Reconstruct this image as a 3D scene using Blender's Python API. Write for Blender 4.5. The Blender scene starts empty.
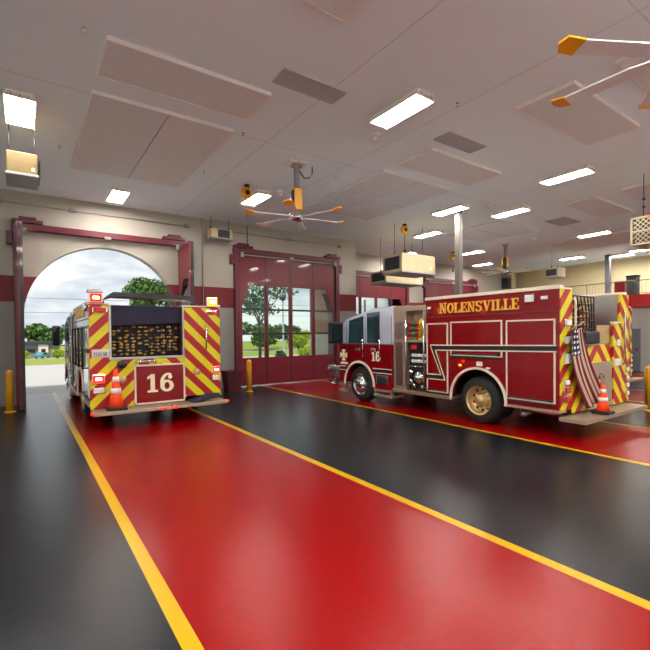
import bpy, bmesh, math, random
from math import sin, cos, pi, radians, sqrt, atan2
from mathutils import Vector, Matrix
random.seed(7)
SC = bpy.context.scene
COL = SC.collection

# ------------------------------------------------------------------ materials
def lin(c):
    out = []
    for v in c[:3]:
        v /= 255.0
        out.append(v / 12.92 if v <= 0.04045 else ((v + 0.055) / 1.055) ** 2.4)
    return (*out, 1.0)

class N:
    """small node helper"""
    def __init__(self, m):
        m.use_nodes = True
        self.t = m.node_tree
        self.t.nodes.clear()
    def n(self, kind, **kw):
        nd = self.t.nodes.new(kind)
        for k, v in kw.items():
            setattr(nd, k, v)
        return nd
    def l(self, a, b):
        self.t.links.new(a, b)
    def put(self, sock, v):
        if hasattr(v, 'links'):
            self.l(v, sock)
        else:
            sock.default_value = v
    def math(self, op, a, b=None, c=None):
        nd = self.n('ShaderNodeMath', operation=op)
        for i, v in enumerate((a, b, c)):
            if v is not None:
                self.put(nd.inputs[i], v)
        return nd.outputs[0]
    def mix(self, f, a, b):
        nd = self.n('ShaderNodeMix', data_type='RGBA')
        self.put(nd.inputs['Factor'], f)
        self.put(nd.inputs['A'], a)
        self.put(nd.inputs['B'], b)
        return nd.outputs['Result']
    def band(self, v, a, b):
        return self.math('MULTIPLY', self.math('GREATER_THAN', v, a), self.math('LESS_THAN', v, b))
    def any(self, lst):
        r = lst[0]
        for q in lst[1:]:
            r = self.math('MAXIMUM', r, q)
        return r
    def pos(self):
        g = self.n('ShaderNodeNewGeometry')
        s = self.n('ShaderNodeSeparateXYZ')
        self.l(g.outputs['Position'], s.inputs[0])
        return g.outputs['Position'], s.outputs
    def obj(self):
        g = self.n('ShaderNodeTexCoord')
        s = self.n('ShaderNodeSeparateXYZ')
        self.l(g.outputs['Object'], s.inputs[0])
        return g.outputs['Object'], s.outputs
    def noise(self, vec, scale, detail=4.0, rough=0.55):
        nd = self.n('ShaderNodeTexNoise')
        if vec is not None:
            self.l(vec, nd.inputs['Vector'])
        nd.inputs['Scale'].default_value = scale
        nd.inputs['Detail'].default_value = detail
        nd.inputs['Roughness'].default_value = rough
        return nd.outputs['Fac']
    def ramp(self, f, stops):
        nd = self.n('ShaderNodeValToRGB')
        e = nd.color_ramp.elements
        while len(e) < len(stops):
            e.new(0.5)
        for q, (p, c) in zip(e, stops):
            q.position = p
            q.color = c
        self.l(f, nd.inputs[0])
        return nd.outputs[0]
    def bump(self, h, strength=0.2, dist=0.01):
        nd = self.n('ShaderNodeBump')
        nd.inputs['Strength'].default_value = strength
        nd.inputs['Distance'].default_value = dist
        self.l(h, nd.inputs['Height'])
        return nd.outputs[0]
    def bsdf(self, color, rough=0.5, metal=0.0, coat=0.0, normal=None, spec=0.5, coat_rough=0.05):
        p = self.n('ShaderNodeBsdfPrincipled')
        self.put(p.inputs['Base Color'], color)
        self.put(p.inputs['Roughness'], rough)
        self.put(p.inputs['Metallic'], metal)
        p.inputs['Specular IOR Level'].default_value = spec
        p.inputs['Coat Weight'].default_value = coat
        p.inputs['Coat Roughness'].default_value = coat_rough
        if normal is not None:
            self.l(normal, p.inputs['Normal'])
        o = self.n('ShaderNodeOutputMaterial')
        self.l(p.outputs[0], o.inputs[0])
        return p

M = {}
def mat(name, rgb, rough=0.5, metal=0.0, coat=0.0, var=0.06, scale=6.0, bump=0.0, spec=0.5):
    """plain surface with a little procedural variation"""
    m = bpy.data.materials.new(name)
    k = N(m)
    v, s = k.obj()
    f = k.noise(v, scale)
    c = lin(rgb)
    d = tuple(max(0.0, x * (1 - var * 2)) for x in c[:3]) + (1,)
    e = tuple(min(1.0, x * (1 + var)) for x in c[:3]) + (1,)
    col = k.mix(f, d, e)
    nr = None
    if bump:
        nr = k.bump(k.noise(v, scale * 8), bump)
    k.bsdf(col, rough, metal, coat, nr, spec)
    M[name] = m
    return m

def glow(name, rgb, strength):
    m = bpy.data.materials.new(name)
    k = N(m)
    e = k.n('ShaderNodeEmission')
    e.inputs[0].default_value = lin(rgb)
    e.inputs[1].default_value = strength
    o = k.n('ShaderNodeOutputMaterial')
    k.l(e.outputs[0], o.inputs[0])
    M[name] = m

def glass(name, tint=(240, 248, 246)):
    m = bpy.data.materials.new(name)
    k = N(m)
    t = k.n('ShaderNodeBsdfTransparent')
    t.inputs[0].default_value = lin(tint)
    g = k.n('ShaderNodeBsdfGlossy')
    g.inputs['Roughness'].default_value = 0.02
    fr = k.n('ShaderNodeFresnel')
    fr.inputs[0].default_value = 1.45
    mx = k.n('ShaderNodeMixShader')
    k.l(fr.outputs[0], mx.inputs[0]); k.l(t.outputs[0], mx.inputs[1]); k.l(g.outputs[0], mx.inputs[2])
    o = k.n('ShaderNodeOutputMaterial')
    k.l(mx.outputs[0], o.inputs[0])
    M[name] = m

mat('fire_red', (122, 1, 11), 0.25, 0, 0.55, 0.03, spec=0.3)
mat('door_red', (106, 12, 32), 0.42, 0, 0.2, 0.05, 3)
mat('steel_red', (92, 12, 34), 0.45, 0, 0.1)
mat('silver_paint', (205, 214, 232), 0.2, 0.25, 1.0, 0.03)
mat('chrome', (225, 228, 230), 0.1, 1.0, 0, 0.02)
mat('aluminium', (190, 188, 182), 0.33, 1.0, 0, 0.05, 20, 0.05)
mat('diamond_plate', (190, 172, 150), 0.4, 0.75, 0, 0.10, 30, 0.25)
mat('bronze_alloy', (206, 178, 128), 0.38, 0.8, 0, 0.06)
mat('rubber', (22, 22, 24), 0.75, 0, 0, 0.2, 14)
mat('black_metal', (20, 21, 25), 0.4, 0, 0.2)
mat('black_plastic', (16, 17, 20), 0.5)
mat('chassis', (24, 22, 22), 0.7)
mat('mirror_dark', (10, 26, 30), 0.08, 0, 1.0)
mat('tinted_glass', (26, 60, 66), 0.05, 0, 1.0, 0.1)
mat('white_trim', (226, 214, 196), 0.4)
mat('white_paint', (232, 230, 224), 0.45)
mat('gold_leaf', (244, 190, 70), 0.35, 0.25)
mat('cream_letter', (240, 226, 190), 0.4)
mat('stripe_black', (34, 26, 28), 0.35)
mat('net_cover', (36, 32, 62), 0.7, 0, 0, 0.25, 10, 0.3)
mat('net_strap', (20, 20, 24), 0.8)
mat('hose_tan', (232, 186, 96), 0.8, 0, 0, 0.15, 20)
mat('hose_yellow', (236, 190, 30), 0.75, 0, 0, 0.12, 20)
mat('hose_red', (176, 24, 26), 0.75)
mat('hose_green', (20, 130, 80), 0.7)
mat('gauge_white', (226, 226, 220), 0.35)
mat('cone_orange', (250, 72, 20), 0.5)
mat('reflective_white', (228, 228, 226), 0.35)
mat('bollard_yellow', (216, 156, 20), 0.45, 0, 0, 0.08)
mat('fan_yellow', (240, 168, 20), 0.4)
mat('fan_blade', (226, 228, 228), 0.35, 0.1)
mat('galvanised', (150, 150, 148), 0.55, 0.35, 0, 0.08, 12)
mat('tan_enamel', (204, 190, 150), 0.5)
mat('beige_enamel', (112, 92, 48), 0.5)
mat('grey_enamel', (146, 150, 150), 0.45)
mat('light_housing', (232, 226, 212), 0.45)
mat('louvre_dark', (56, 59, 66), 0.5)
mat('vent_grey', (186, 188, 190), 0.6, 0, 0, 0.1, 40)
mat('conduit_grey', (150, 144, 136), 0.5)
mat('bin_maroon', (92, 26, 36), 0.6)
mat('concrete', (176, 174, 170), 0.85, 0, 0, 0.08, 0.8)
mat('asphalt', (150, 150, 152), 0.9, 0, 0, 0.08, 0.8)
mat('grass', (142, 150, 42), 0.95, 0, 0, 0.3, 1.2)
mat('leaf_dark', (50, 84, 36), 0.75, 0, 0, 0.35, 1.5)
mat('leaf_mid', (78, 116, 42), 0.75, 0, 0, 0.35, 1.5)
mat('leaf_lime', (168, 186, 40), 0.75, 0, 0, 0.3, 1.5)
mat('bark', (96, 78, 62), 0.9, 0, 0, 0.2, 8)
mat('roof_dark', (58, 60, 66), 0.8)
mat('far_wall', (128, 130, 134), 0.8)
mat('cream_wall', (226, 214, 196), 0.8)
mat('far_glass', (40, 46, 54), 0.2)
mat('car_teal', (60, 140, 150), 0.3, 0.2, 0.8)
mat('wire', (70, 70, 74), 0.7)
mat('mezzanine_grey', (150, 148, 144), 0.6)
mat('rail_grey', (104, 100, 94), 0.5)
mat('grey_door', (86, 88, 92), 0.5)
mat('flag_pole', (150, 120, 70), 0.5)
mat('tail_red', (190, 14, 14), 0.25, 0, 0.6)
mat('plate_white', (214, 212, 208), 0.5)
mat('ink', (50, 50, 60), 0.6)
glass('pane_glass')
glow('tube_light', (255, 249, 242), 86.0)
glow('beacon_red', (255, 14, 6), 9.0)
glow('beacon_amber', (255, 96, 14), 9.0)
glow('beacon_core', (255, 214, 150), 12.0)

# chevrons (retroreflective sheeting, the pattern mirrored about the truck's centre line)
def chevron(name, yel, red, pitch=0.43):
    m = bpy.data.materials.new(name)
    k = N(m)
    v, s = k.obj()
    a = k.math('ABSOLUTE', k.math('SUBTRACT', s['X'], 1.39))
    t = k.math('ADD', s['Z'], a)
    f = k.math('FRACT', k.math('DIVIDE', k.math('ADD', t, s['Y']), pitch))
    k.bsdf(k.mix(k.math('GREATER_THAN', f, 0.5), lin(yel), lin(red)), 0.35)
    M[name] = m
chevron('chevron', (210, 200, 14), (160, 12, 22))

# front walls: grey block below, red band, warm plaster above
def wall_mat():
    m = bpy.data.materials.new('wall_paint')
    k = N(m)
    p, s = k.pos()
    n1 = k.noise(p, 3.0)
    up = k.mix(n1, lin((170, 164, 152)), lin((180, 174, 162)))
    blk = k.mix(n1, lin((128, 126, 122)), lin((146, 144, 140)))
    bandc = k.mix(n1, lin((110, 32, 40)), lin((120, 38, 46)))
    c = k.mix(k.math('GREATER_THAN', s['Z'], 2.88), blk, bandc)
    c = k.mix(k.math('GREATER_THAN', s['Z'], 3.6), c, up)
    # block courses
    low = k.math('LESS_THAN', s['Z'], 2.88)
    fz = k.math('FRACT', k.math('DIVIDE', s['Z'], 0.203))
    joint = k.math('MULTIPLY', k.math('LESS_THAN', fz, 0.05), low)
    nr = k.bump(k.math('SUBTRACT', k.noise(p, 40), joint), 0.15)
    k.bsdf(c, 0.75, normal=nr)
    M['wall_paint'] = m
wall_mat()

def ceiling_mat():
    m = bpy.data.materials.new('ceiling_paint')
    k = N(m)
    p, s = k.pos()
    c = k.mix(k.noise(p, 0.6), lin((226, 239, 246)), lin((232, 245, 251)))
    seams = [k.band(s['X'], a, a + 0.02) for a in (-2.0, 4.25, 6.45, 11.9, 17.6)]
    seams += [k.band(s['Y'], a, a + 0.02) for a in (2.2, 8.15, 14.1)]
    c = k.mix(k.any(seams), c, lin((204, 206, 203)))
    k.bsdf(c, 0.7)
    M['ceiling_paint'] = m
ceiling_mat()

def acoustic_mat():
    m = bpy.data.materials.new('acoustic_board')
    k = N(m)
    v, s = k.obj()
    f = k.noise(v, 60, 2)
    g = k.noise(v, 3)
    c = k.mix(f, lin((200, 204, 204)), lin((232, 236, 236)))
    c = k.mix(k.math('MULTIPLY', g, 0.3), c, lin((220, 222, 222)))
    k.bsdf(c, 0.95, normal=k.bump(f, 0.5, 0.01))
    M['acoustic_board'] = m
acoustic_mat()

LANES = ((0.86, 3.45), (7.27, 9.87), (13.5, 16.1), (19.8, 22.3))
def floor_mat():
    m = bpy.data.materials.new('floor_coating')
    k = N(m)
    p, s = k.pos()
    big = k.noise(p, 0.4, 2)
    fine = k.noise(p, 9, 3)
    blk = k.mix(big, lin((18, 20, 24)), lin((30, 32, 37)))
    red = k.mix(big, lin((122, 0, 1)), lin((132, 0, 2)))
    yel = k.mix(big, lin((180, 140, 2)), lin((192, 150, 4)))
    c = k.mix(k.any([k.band(s['X'], a, b) for a, b in LANES]), blk, red)
    ln = []
    for a, b in LANES:
        ln += [k.band(s['X'], a - 0.11, a), k.band(s['X'], b, b + 0.11)]
    c = k.mix(k.any(ln), c, yel)
    h = k.math('ADD', k.noise(p, 120, 2), k.math('MULTIPLY', fine, 1.5))
    r = k.math('ADD', 0.19, k.math('MULTIPLY', big, 0.08))
    k.bsdf(c, r, normal=k.bump(h, 0.14, 0.01), spec=0.22)
    M['floor_coating'] = m
floor_mat()

def brick_mat():
    m = bpy.data.materials.new('brick')
    k = N(m)
    p, s = k.pos()
    cx = k.n('ShaderNodeCombineXYZ')
    k.l(k.math('ADD', s['X'], s['Y']), cx.inputs[0]); k.l(s['Z'], cx.inputs[1])
    b = k.n('ShaderNodeTexBrick')
    k.l(cx.outputs[0], b.inputs['Vector'])
    b.inputs['Scale'].default_value = 4.0
    b.inputs['Color1'].default_value = lin((176, 110, 84))
    b.inputs['Color2'].default_value = lin((190, 132, 100))
    b.inputs['Mortar'].default_value = lin((206, 194, 180))
    c = k.mix(k.math('GREATER_THAN', s['Z'], 1.95), lin((226, 216, 198)), b.outputs[0])
    k.bsdf(c, 0.85)
    M['brick'] = m
brick_mat()

def flag_mat():
    m = bpy.data.materials.new('flag_cloth')
    k = N(m)
    uv = k.n('ShaderNodeUVMap', uv_map='UVMap')
    s = k.n('ShaderNodeSeparateXYZ')
    k.l(uv.outputs[0], s.inputs[0])
    st = k.math('GREATER_THAN', k.math('FRACT', k.math('MULTIPLY', s.outputs[0], 6.5)), 0.5)
    c = k.mix(st, lin((112, 10, 24)), lin((186, 172, 152)))
    can = k.math('MULTIPLY', k.math('LESS_THAN', s.outputs[1], 0.33), k.math('LESS_THAN', s.outputs[0], 0.56))
    fx = k.math('SUBTRACT', k.math('FRACT', k.math('MULTIPLY', s.outputs[0], 9)), 0.5)
    fy = k.math('SUBTRACT', k.math('FRACT', k.math('MULTIPLY', s.outputs[1], 15)), 0.5)
    d = k.math('ADD', k.math('MULTIPLY', fx, fx), k.math('MULTIPLY', fy, fy))
    cc = k.mix(k.math('LESS_THAN', d, 0.07), lin((24, 26, 58)), lin((226, 224, 220)))
    k.bsdf(k.mix(can, c, cc), 0.85)
    M['flag_cloth'] = m
flag_mat()

# ------------------------------------------------------------------ mesh helpers
class MB:
    def __init__(self):
        self.b = bmesh.new()
    def box(self, x0, x1, y0, y1, z0, z1, bevel=0.0, mi=0):
        t = bmesh.new()
        bmesh.ops.create_cube(t, size=1.0)
        bmesh.ops.scale(t, vec=(x1 - x0, y1 - y0, z1 - z0), verts=t.verts)
        bmesh.ops.translate(t, vec=((x0 + x1) / 2, (y0 + y1) / 2, (z0 + z1) / 2), verts=t.verts)
        if bevel:
            bmesh.ops.bevel(t, geom=t.edges[:], offset=bevel, segments=2, affect='EDGES', profile=0.6)
        return self._take(t, mi)
    def _take(self, t, mi=0, smooth=False):
        for f in t.faces:
            f.material_index = mi
            if smooth:
                f.smooth = True
        me = bpy.data.meshes.new('tmp')
        t.to_mesh(me); t.free()
        self.b.from_mesh(me)
        bpy.data.meshes.remove(me)
        return self
    def ext(self, pts, vec, mi=0):
        """planar polygon (3d points) swept along vec"""
        t = bmesh.new()
        vs = [t.verts.new(p) for p in pts]
        f = t.faces.new(vs)
        r = bmesh.ops.extrude_face_region(t, geom=[f])
        nv = [e for e in r['geom'] if isinstance(e, bmesh.types.BMVert)]
        bmesh.ops.translate(t, vec=vec, verts=nv)
        bmesh.ops.recalc_face_normals(t, faces=t.faces[:])
        return self._take(t, mi)
    def face(self, pts, mi=0):
        t = bmesh.new()
        t.faces.new([t.verts.new(p) for p in pts])
        return self._take(t, mi)
    def lathe(self, prof, origin, axis='Z', seg=32, mi=0, cap=True):
        """prof = [(radius, height)] turned about axis through origin"""
        t = bmesh.new()
        rings = []
        o = Vector(origin)
        for r, h in prof:
            ring = []
            for i in range(seg):
                a = 2 * pi * i / seg
                if axis == 'Z': p = (r * cos(a), r * sin(a), h)
                elif axis == 'X': p = (h, r * cos(a), r * sin(a))
                else: p = (r * cos(a), h, r * sin(a))
                ring.append(t.verts.new(o + Vector(p)))
            rings.append(ring)
        for a, b in zip(rings, rings[1:]):
            for i in range(seg):
                j = (i + 1) % seg
                t.faces.new((a[i], a[j], b[j], b[i]))
        if cap and prof[0][0] > 1e-4: t.faces.new(rings[0])
        if prof[-1][0] > 1e-4: t.faces.new(rings[-1])
        bmesh.ops.remove_doubles(t, verts=t.verts, dist=1e-5)
        bmesh.ops.recalc_face_normals(t, faces=t.faces[:])
        return self._take(t, mi, True)
    def tube(self, pts, r=0.02, seg=8, mi=0, r1=None):
        t = bmesh.new()
        P = [Vector(p) for p in pts]
        rings = []
        up = Vector((0, 0, 1))
        for i, p in enumerate(P):
            d = (P[min(i + 1, len(P) - 1)] - P[max(i - 1, 0)]).normalized()
            u = up if abs(d.dot(up)) < 0.95 else Vector((1, 0, 0))
            a = d.cross(u).normalized(); b = d.cross(a)
            rr = r if r1 is None else r + (r1 - r) * i / (len(P) - 1)
            rings.append([t.verts.new(p + a * rr * cos(2 * pi * q / seg) + b * rr * sin(2 * pi * q / seg)) for q in range(seg)])
        for a, b in zip(rings, rings[1:]):
            for q in range(seg):
                w = (q + 1) % seg
                t.faces.new((a[q], a[w], b[w], b[q]))
        t.faces.new(rings[0]); t.faces.new(rings[-1])
        bmesh.ops.recalc_face_normals(t, faces=t.faces[:])
        return self._take(t, mi, True)
    def ball(self, c, r, mi=0, sub=2):
        t = bmesh.new()
        bmesh.ops.create_icosphere(t, subdivisions=sub, radius=1)
        rr = r if isinstance(r, tuple) else (r, r, r)
        bmesh.ops.scale(t, vec=rr, verts=t.verts)
        bmesh.ops.translate(t, vec=c, verts=t.verts)
        return self._take(t, mi, True)
    def pieces(self):
        self.b.verts.index_update(); self.b.verts.ensure_lookup_table()
        n = len(self.b.verts)
        if n > 6000: return None
        comp = [-1] * n; k = 0
        for v in self.b.verts:
            if comp[v.index] >= 0: continue
            st = [v]; comp[v.index] = k
            while st:
                q = st.pop()
                for e in q.link_edges:
                    o = e.other_vert(q)
                    if comp[o.index] < 0:
                        comp[o.index] = k; st.append(o)
            k += 1
        if k < 2 or k > 60: return None
        lo = [[1e9] * 3 for _ in range(k)]; hi = [[-1e9] * 3 for _ in range(k)]
        for v in self.b.verts:
            c = comp[v.index]
            for i in range(3):
                lo[c][i] = min(lo[c][i], v.co[i]); hi[c][i] = max(hi[c][i], v.co[i])
        size = [max(h - l for l, h in zip(lo[c], hi[c])) for c in range(k)]
        par = list(range(k))
        def find(a):
            while par[a] != a: a = par[a]
            return a
        for a in range(k):
            for c in range(a + 1, k):
                g = sqrt(sum(max(0, lo[a][i] - hi[c][i], lo[c][i] - hi[a][i]) ** 2 for i in range(3)))
                if g <= max(0.019, 0.48 * max(size[a], size[c])):
                    par[find(a)] = find(c)
        roots = sorted({find(a) for a in range(k)})
        if len(roots) < 2 or len(roots) > 6: return None
        return [[v.index for v in self.b.verts if find(comp[v.index]) == r] for r in roots]
    def build(self, name, mats, parent=None, loc=None):
        ps = self.pieces() if parent is not None else None
        if ps:
            out = None
            for keep in ps:
                s = set(keep)
                m = MB(); m.b.free(); m.b = self.b.copy()
                m.b.verts.ensure_lookup_table()
                bmesh.ops.delete(m.b, geom=[v for v in m.b.verts if v.index not in s], context='VERTS')
                out = m._link(name, mats, parent, loc)
            self.b.free()
            return out
        return self._link(name, mats, parent, loc)
    def _link(self, name, mats, parent=None, loc=None):
        me = bpy.data.meshes.new(name)
        self.b.to_mesh(me); self.b.free()
        ms = mats if isinstance(mats, (list, tuple)) else [mats]
        for q in ms:
            me.materials.append(M[q])
        o = bpy.data.objects.new(name, me)
        COL.objects.link(o)
        if parent is not None:
            o.parent = parent
        if loc:
            o.location = loc
        return o

def tag(o, label=None, cat=None, group=None, kind=None):
    if label: o['label'] = label
    if cat: o['category'] = cat
    if group: o['group'] = group
    if kind: o['kind'] = kind
    return o

def empty(name, loc, rz=0.0):
    o = bpy.data.objects.new(name, None)
    o.empty_display_size = 0.2
    o.location = loc
    o.rotation_euler = (0, 0, rz)
    COL.objects.link(o)
    return o

def copy_tree(o, parent=None):
    c = o.copy()
    COL.objects.link(c)
    if parent is not None:
        c.parent = parent
    for ch in list(o.children):
        copy_tree(ch, c)
    return c

def arc(cx, cy, r, a0, a1, n):
    return [(cx + r * cos(radians(a0 + (a1 - a0) * i / n)), cy + r * sin(radians(a0 + (a1 - a0) * i / n))) for i in range(n + 1)]

# ------------------------------------------------------------------ slab-serif letters, drawn from strokes (unit height)
def R_(x0, y0, x1, y1):
    return [(x0, y0), (x1, y0), (x1, y1), (x0, y1)]
def ring(cx, cy, ro, so, ri, si, a0=0, a1=360, n=28):
    out = []
    for i in range(n):
        t0 = radians(a0 + (a1 - a0) * i / n); t1 = radians(a0 + (a1 - a0) * (i + 1) / n)
        out.append([(cx + ro * cos(t0), cy + so * sin(t0)), (cx + ro * cos(t1), cy + so * sin(t1)),
                    (cx + ri * cos(t1), cy + si * sin(t1)), (cx + ri * cos(t0), cy + si * sin(t0))])
    return out
def glyph(ch):
    s = 0.11
    if ch == 'N':
        return [R_(0.1, 0, 0.22, 1), R_(0.0, 0, 0.34, s), R_(0.0, 1 - s, 0.26, 1), R_(0.62, 0, 0.74, 1), R_(0.5, 1 - s, 0.86, 1),
                [(0.1, 1), (0.3, 1), (0.74, 0), (0.56, 0)]], 0.92
    if ch == 'O':
        return ring(0.4, 0.5, 0.4, 0.52, 0.19, 0.40), 0.86
    if ch == 'L':
        return [R_(0.1, 0, 0.31, 1), R_(0, 0, 0.68, s), R_(0, 1 - s, 0.42, 1), R_(0.6, 0, 0.68, 0.34)], 0.74
    if ch == 'E':
        return [R_(0.1, 0, 0.31, 1), R_(0, 0, 0.7, s), R_(0, 1 - s, 0.68, 1), R_(0.62, 0, 0.7, 0.32), R_(0.6, 0.7, 0.68, 1),
                R_(0.3, 0.45, 0.52, 0.56), R_(0.46, 0.36, 0.53, 0.65)], 0.78
    if ch == 'I':
        return [R_(0.1, 0, 0.31, 1), R_(0, 0, 0.41, s), R_(0, 1 - s, 0.41, 1)], 0.48
    if ch == 'V':
        return [[(0.06, 1), (0.28, 1), (0.5, 0.26), (0.44, 0), (0.36, 0)], [(0.66, 1), (0.76, 1), (0.46, 0), (0.38, 0.0), (0.44, 0.16)],
                R_(0, 1 - s, 0.38, 1), R_(0.54, 1 - s, 0.86, 1)], 0.88
    if ch == 'S':
        return ring(0.34, 0.73, 0.32, 0.29, 0.14, 0.18, 20, 250, 16) + ring(0.34, 0.27, 0.34, 0.29, 0.16, 0.18, -160, 70, 16) + \
            [[(0.2, 0.62), (0.34, 0.64), (0.52, 0.4), (0.38, 0.38)], R_(0.56, 0.7, 0.64, 1), R_(0.02, 0, 0.09, 0.3)], 0.76
    if ch == '1':
        return [R_(0.2, 0, 0.44, 1), R_(0.04, 0, 0.6, s), [(0.02, 0.72), (0.02, 0.84), (0.26, 1), (0.3, 0.9), (0.2, 0.78)]], 0.72
    if ch == '6':
        return ring(0.4, 0.31, 0.38, 0.33, 0.15, 0.2) + ring(0.46, 0.5, 0.44, 0.52, 0.23, 0.40, 60, 205, 16) + \
            [p for p in ring(0.58, 0.8, 0.12, 0.12, 0.001, 0.001, n=12)], 0.86
    if ch == '2':
        return ring(0.34, 0.7, 0.32, 0.3, 0.16, 0.18, -30, 190, 14) + [[(0.02, 0), (0.2, 0.1), (0.62, 0.55), (0.46, 0.62)], R_(0.02, 0, 0.66, 0.14)], 0.76
    if ch == '4':
        return [R_(0.4, 0, 0.56, 1), R_(0.02, 0.24, 0.7, 0.37), [(0.02, 0.3), (0.18, 0.3), (0.5, 1), (0.4, 1)]], 0.78
    if ch == '0':
        return ring(0.34, 0.5, 0.34, 0.52, 0.17, 0.38), 0.76
    return [], 0.4
def lettering(text, height, width, place, vec, name, material, parent, first=1.0):
    """place(u, v) -> 3d point; the word fills width"""
    adv = []
    for i, ch in enumerate(text):
        adv.append(glyph(ch)[1] * (first if i == 0 else 1.0))
    total = sum(adv)
    k = width / total
    mb = MB(); u = 0; np_ = 0
    for i, ch in enumerate(text):
        sc = first if i == 0 else 1.0
        for poly in glyph(ch)[0]:
            mb.ext([Vector(place((u + x * sc) * k, y * height * sc)) - Vector(vec) * 0.035 * np_ for x, y in poly], Vector(vec) * (1 + 0.03 * np_))
            np_ = (np_ + 1) % 40
        u += adv[i]
    return mb.build(name, material, parent)
# ------------------------------------------------------------------ the building
WY, CZ = 14.7, 5.95
def struct(o, label=None):
    o['kind'] = 'structure'
    if label: o['label'] = label
    return o

struct(MB().box(-4.3, 28, -2.8, 17.2, -0.3, 0.0).build('floor', 'floor_coating'), 'glossy black floor with red lanes edged in yellow lines')
struct(MB().box(-4.3, 28, -2.8, 17.2, CZ, CZ + 0.3).build('ceiling', 'ceiling_paint'), 'flat off-white ceiling with thin seams')

ARC_R, ARC_Z = 2.12, 2.5
DOORS = {1: 2.14, 2: 8.6, 3: 14.95, 4: 20.95}
def arch_outline(x0, x1, centres, ztop):
    pts = [(x0, 0.0)]
    for c in centres:
        pts.append((c - ARC_R, 0.0))
        pts += [(x, z) for x, z in arc(c, ARC_Z, ARC_R, 180, 0, 40)]
        pts.append((c + ARC_R, 0.0))
    pts += [(x1, 0.0), (x1, ztop), (x0, ztop)]
    return pts
w = MB().ext([(x, WY, z) for x, z in arch_outline(-4.3, 12.0, (DOORS[1], DOORS[2]), CZ)], (0, 0.36, 0))
struct(w.build('wall_front', 'wall_paint'), 'front wall with two arched door openings, red band over grey block')
w = MB().ext([(x, 16.8, z) for x, z in arch_outline(12.0, 28, (DOORS[3], DOORS[4]), CZ)], (0, 0.36, 0))
struct(w.build('wall_rear_bays', 'wall_paint'), 'set back front wall of the farther bays')
struct(MB().box(11.64, 12.0, 15.06, 17.9, 0, CZ).build('wall_return', 'brick'), 'short brick return wall where the front steps back')
wl = MB().box(-4.3, -4.0, -2.8, WY, 0, 0.3).box(-4.3, -4.0, -2.8, WY, 5.0, CZ)
ADDED_WIN = (0.2, 3.6, 7.0)  # added windows, out of view, raising the daylight in the room
for i in range(4):
    y0 = -2.8 if i == 0 else ADDED_WIN[i - 1] + 2.9
    y1 = ADDED_WIN[i] if i < 3 else WY
    wl.box(-4.3, -4.0, y0, y1, 0.3, 5.0)
struct(wl.build('wall_left', 'white_paint'), 'left side wall outside the picture, tall windows added to let in daylight')  # unseen wall kept white to bounce more light
for i, y in enumerate(ADDED_WIN):
    q = MB()
    for a, b in ((y, y + 0.06), (y + 1.42, y + 1.48), (y + 2.84, y + 2.9)):
        q.box(-4.2, -4.1, a, b, 0.3, 5.0)
    for z in (0.3, 1.9, 3.4, 4.94):
        q.box(-4.2, -4.1, y, y + 2.9, z, z + 0.06)
    wn = struct(q.build('window_%d' % (i + 1), 'steel_red'), 'tall window added to the left wall outside the picture for more daylight')
    MB().box(-4.156, -4.144, y + 0.06, y + 2.84, 0.36, 4.94).build('window_pane', 'pane_glass', wn)
w = MB().ext([(x, -2.8, z) for x, z in arch_outline(-4.3, 28, [DOORS[i] for i in (1, 2, 3, 4)], CZ)], (0, 0.3, 0))  # unseen doorways added for daylight, wall white for bounce
struct(w.build('wall_back', 'white_paint'), 'back wall behind the viewer, open arched doorways added to let in daylight')
w = MB().box(23.6, 23.9, -2.5, 16.8, 0, 3.04)
struct(w.build('wall_right', 'mezzanine_grey'), 'grey lower right wall under the mezzanine')
struct(MB().box(27.6, 27.9, -2.5, 16.8, 3.3, CZ).build('wall_upper_right', 'tan_enamel'), 'tan upper wall behind the mezzanine railing')
struct(MB().box(23.9, 27.6, -2.5, 16.8, 3.04, 3.3).build('trim_1', 'mezzanine_grey'), 'mezzanine floor slab')
struct(MB().box(23.45, 23.6, -2.5, 16.8, 3.02, 3.6, 0.01).build('trim_2', 'hose_red'), 'red fascia band along the mezzanine edge')

# ---- folding doors
MULL = (1.93, 2.84)
def leaf(parent, corner, pane_first=True):
    """one leaf, hinge edge at local x=0, 1.05 wide; corner: None, 'L' or 'R' for the arched outer corner"""
    W_ = 1.045
    a, b = 0.07, W_ - 0.07
    mb = MB()
    mb.box(0, W_, -0.03, 0.03, 0.03, 1.05)
    mb.box(0, W_, -0.03, 0.03, 3.73, 4.84)
    mb.box(0, a, -0.03, 0.03, 1.05, 3.73)
    mb.box(b, W_, -0.03, 0.03, 1.05, 3.73)
    if corner:
        c = 2.13 if corner == 'L' else 2.13 - 3 * 1.065
        c = 2.1 if corner == 'L' else -1.055
        s = 180 if corner == 'L' else 0
        e = 180 - 36 if corner == 'L' else 36
        pts = arc(c, ARC_Z, 2.07, s, e, 14)
        x = 0.05 if corner == 'L' else W_ - 0.05
        pts = pts + [(pts[-1][0], 3.75), (x, 3.75)] + [(x, ARC_Z)]
        mb.ext([(px, -0.029, pz) for px, pz in pts], (0, 0.058, 0))
    lf = mb.build('door_leaf', 'door_red', parent)
    g = MB().box(a, b, -0.006, 0.006, 1.05, 3.73).build('window_pane', 'pane_glass', lf)
    q = MB()
    for z in MULL:
        q.box(a, b, -0.026, 0.026, z - 0.035, z + 0.035)
    q.build('glazing_bar', 'black_metal', lf)
    q = MB().box(W_ - 0.022, W_ + 0.022, -0.034, 0.034, 0.03, 4.84)
    q.build('gasket', 'black_metal', lf)
    return lf

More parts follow.
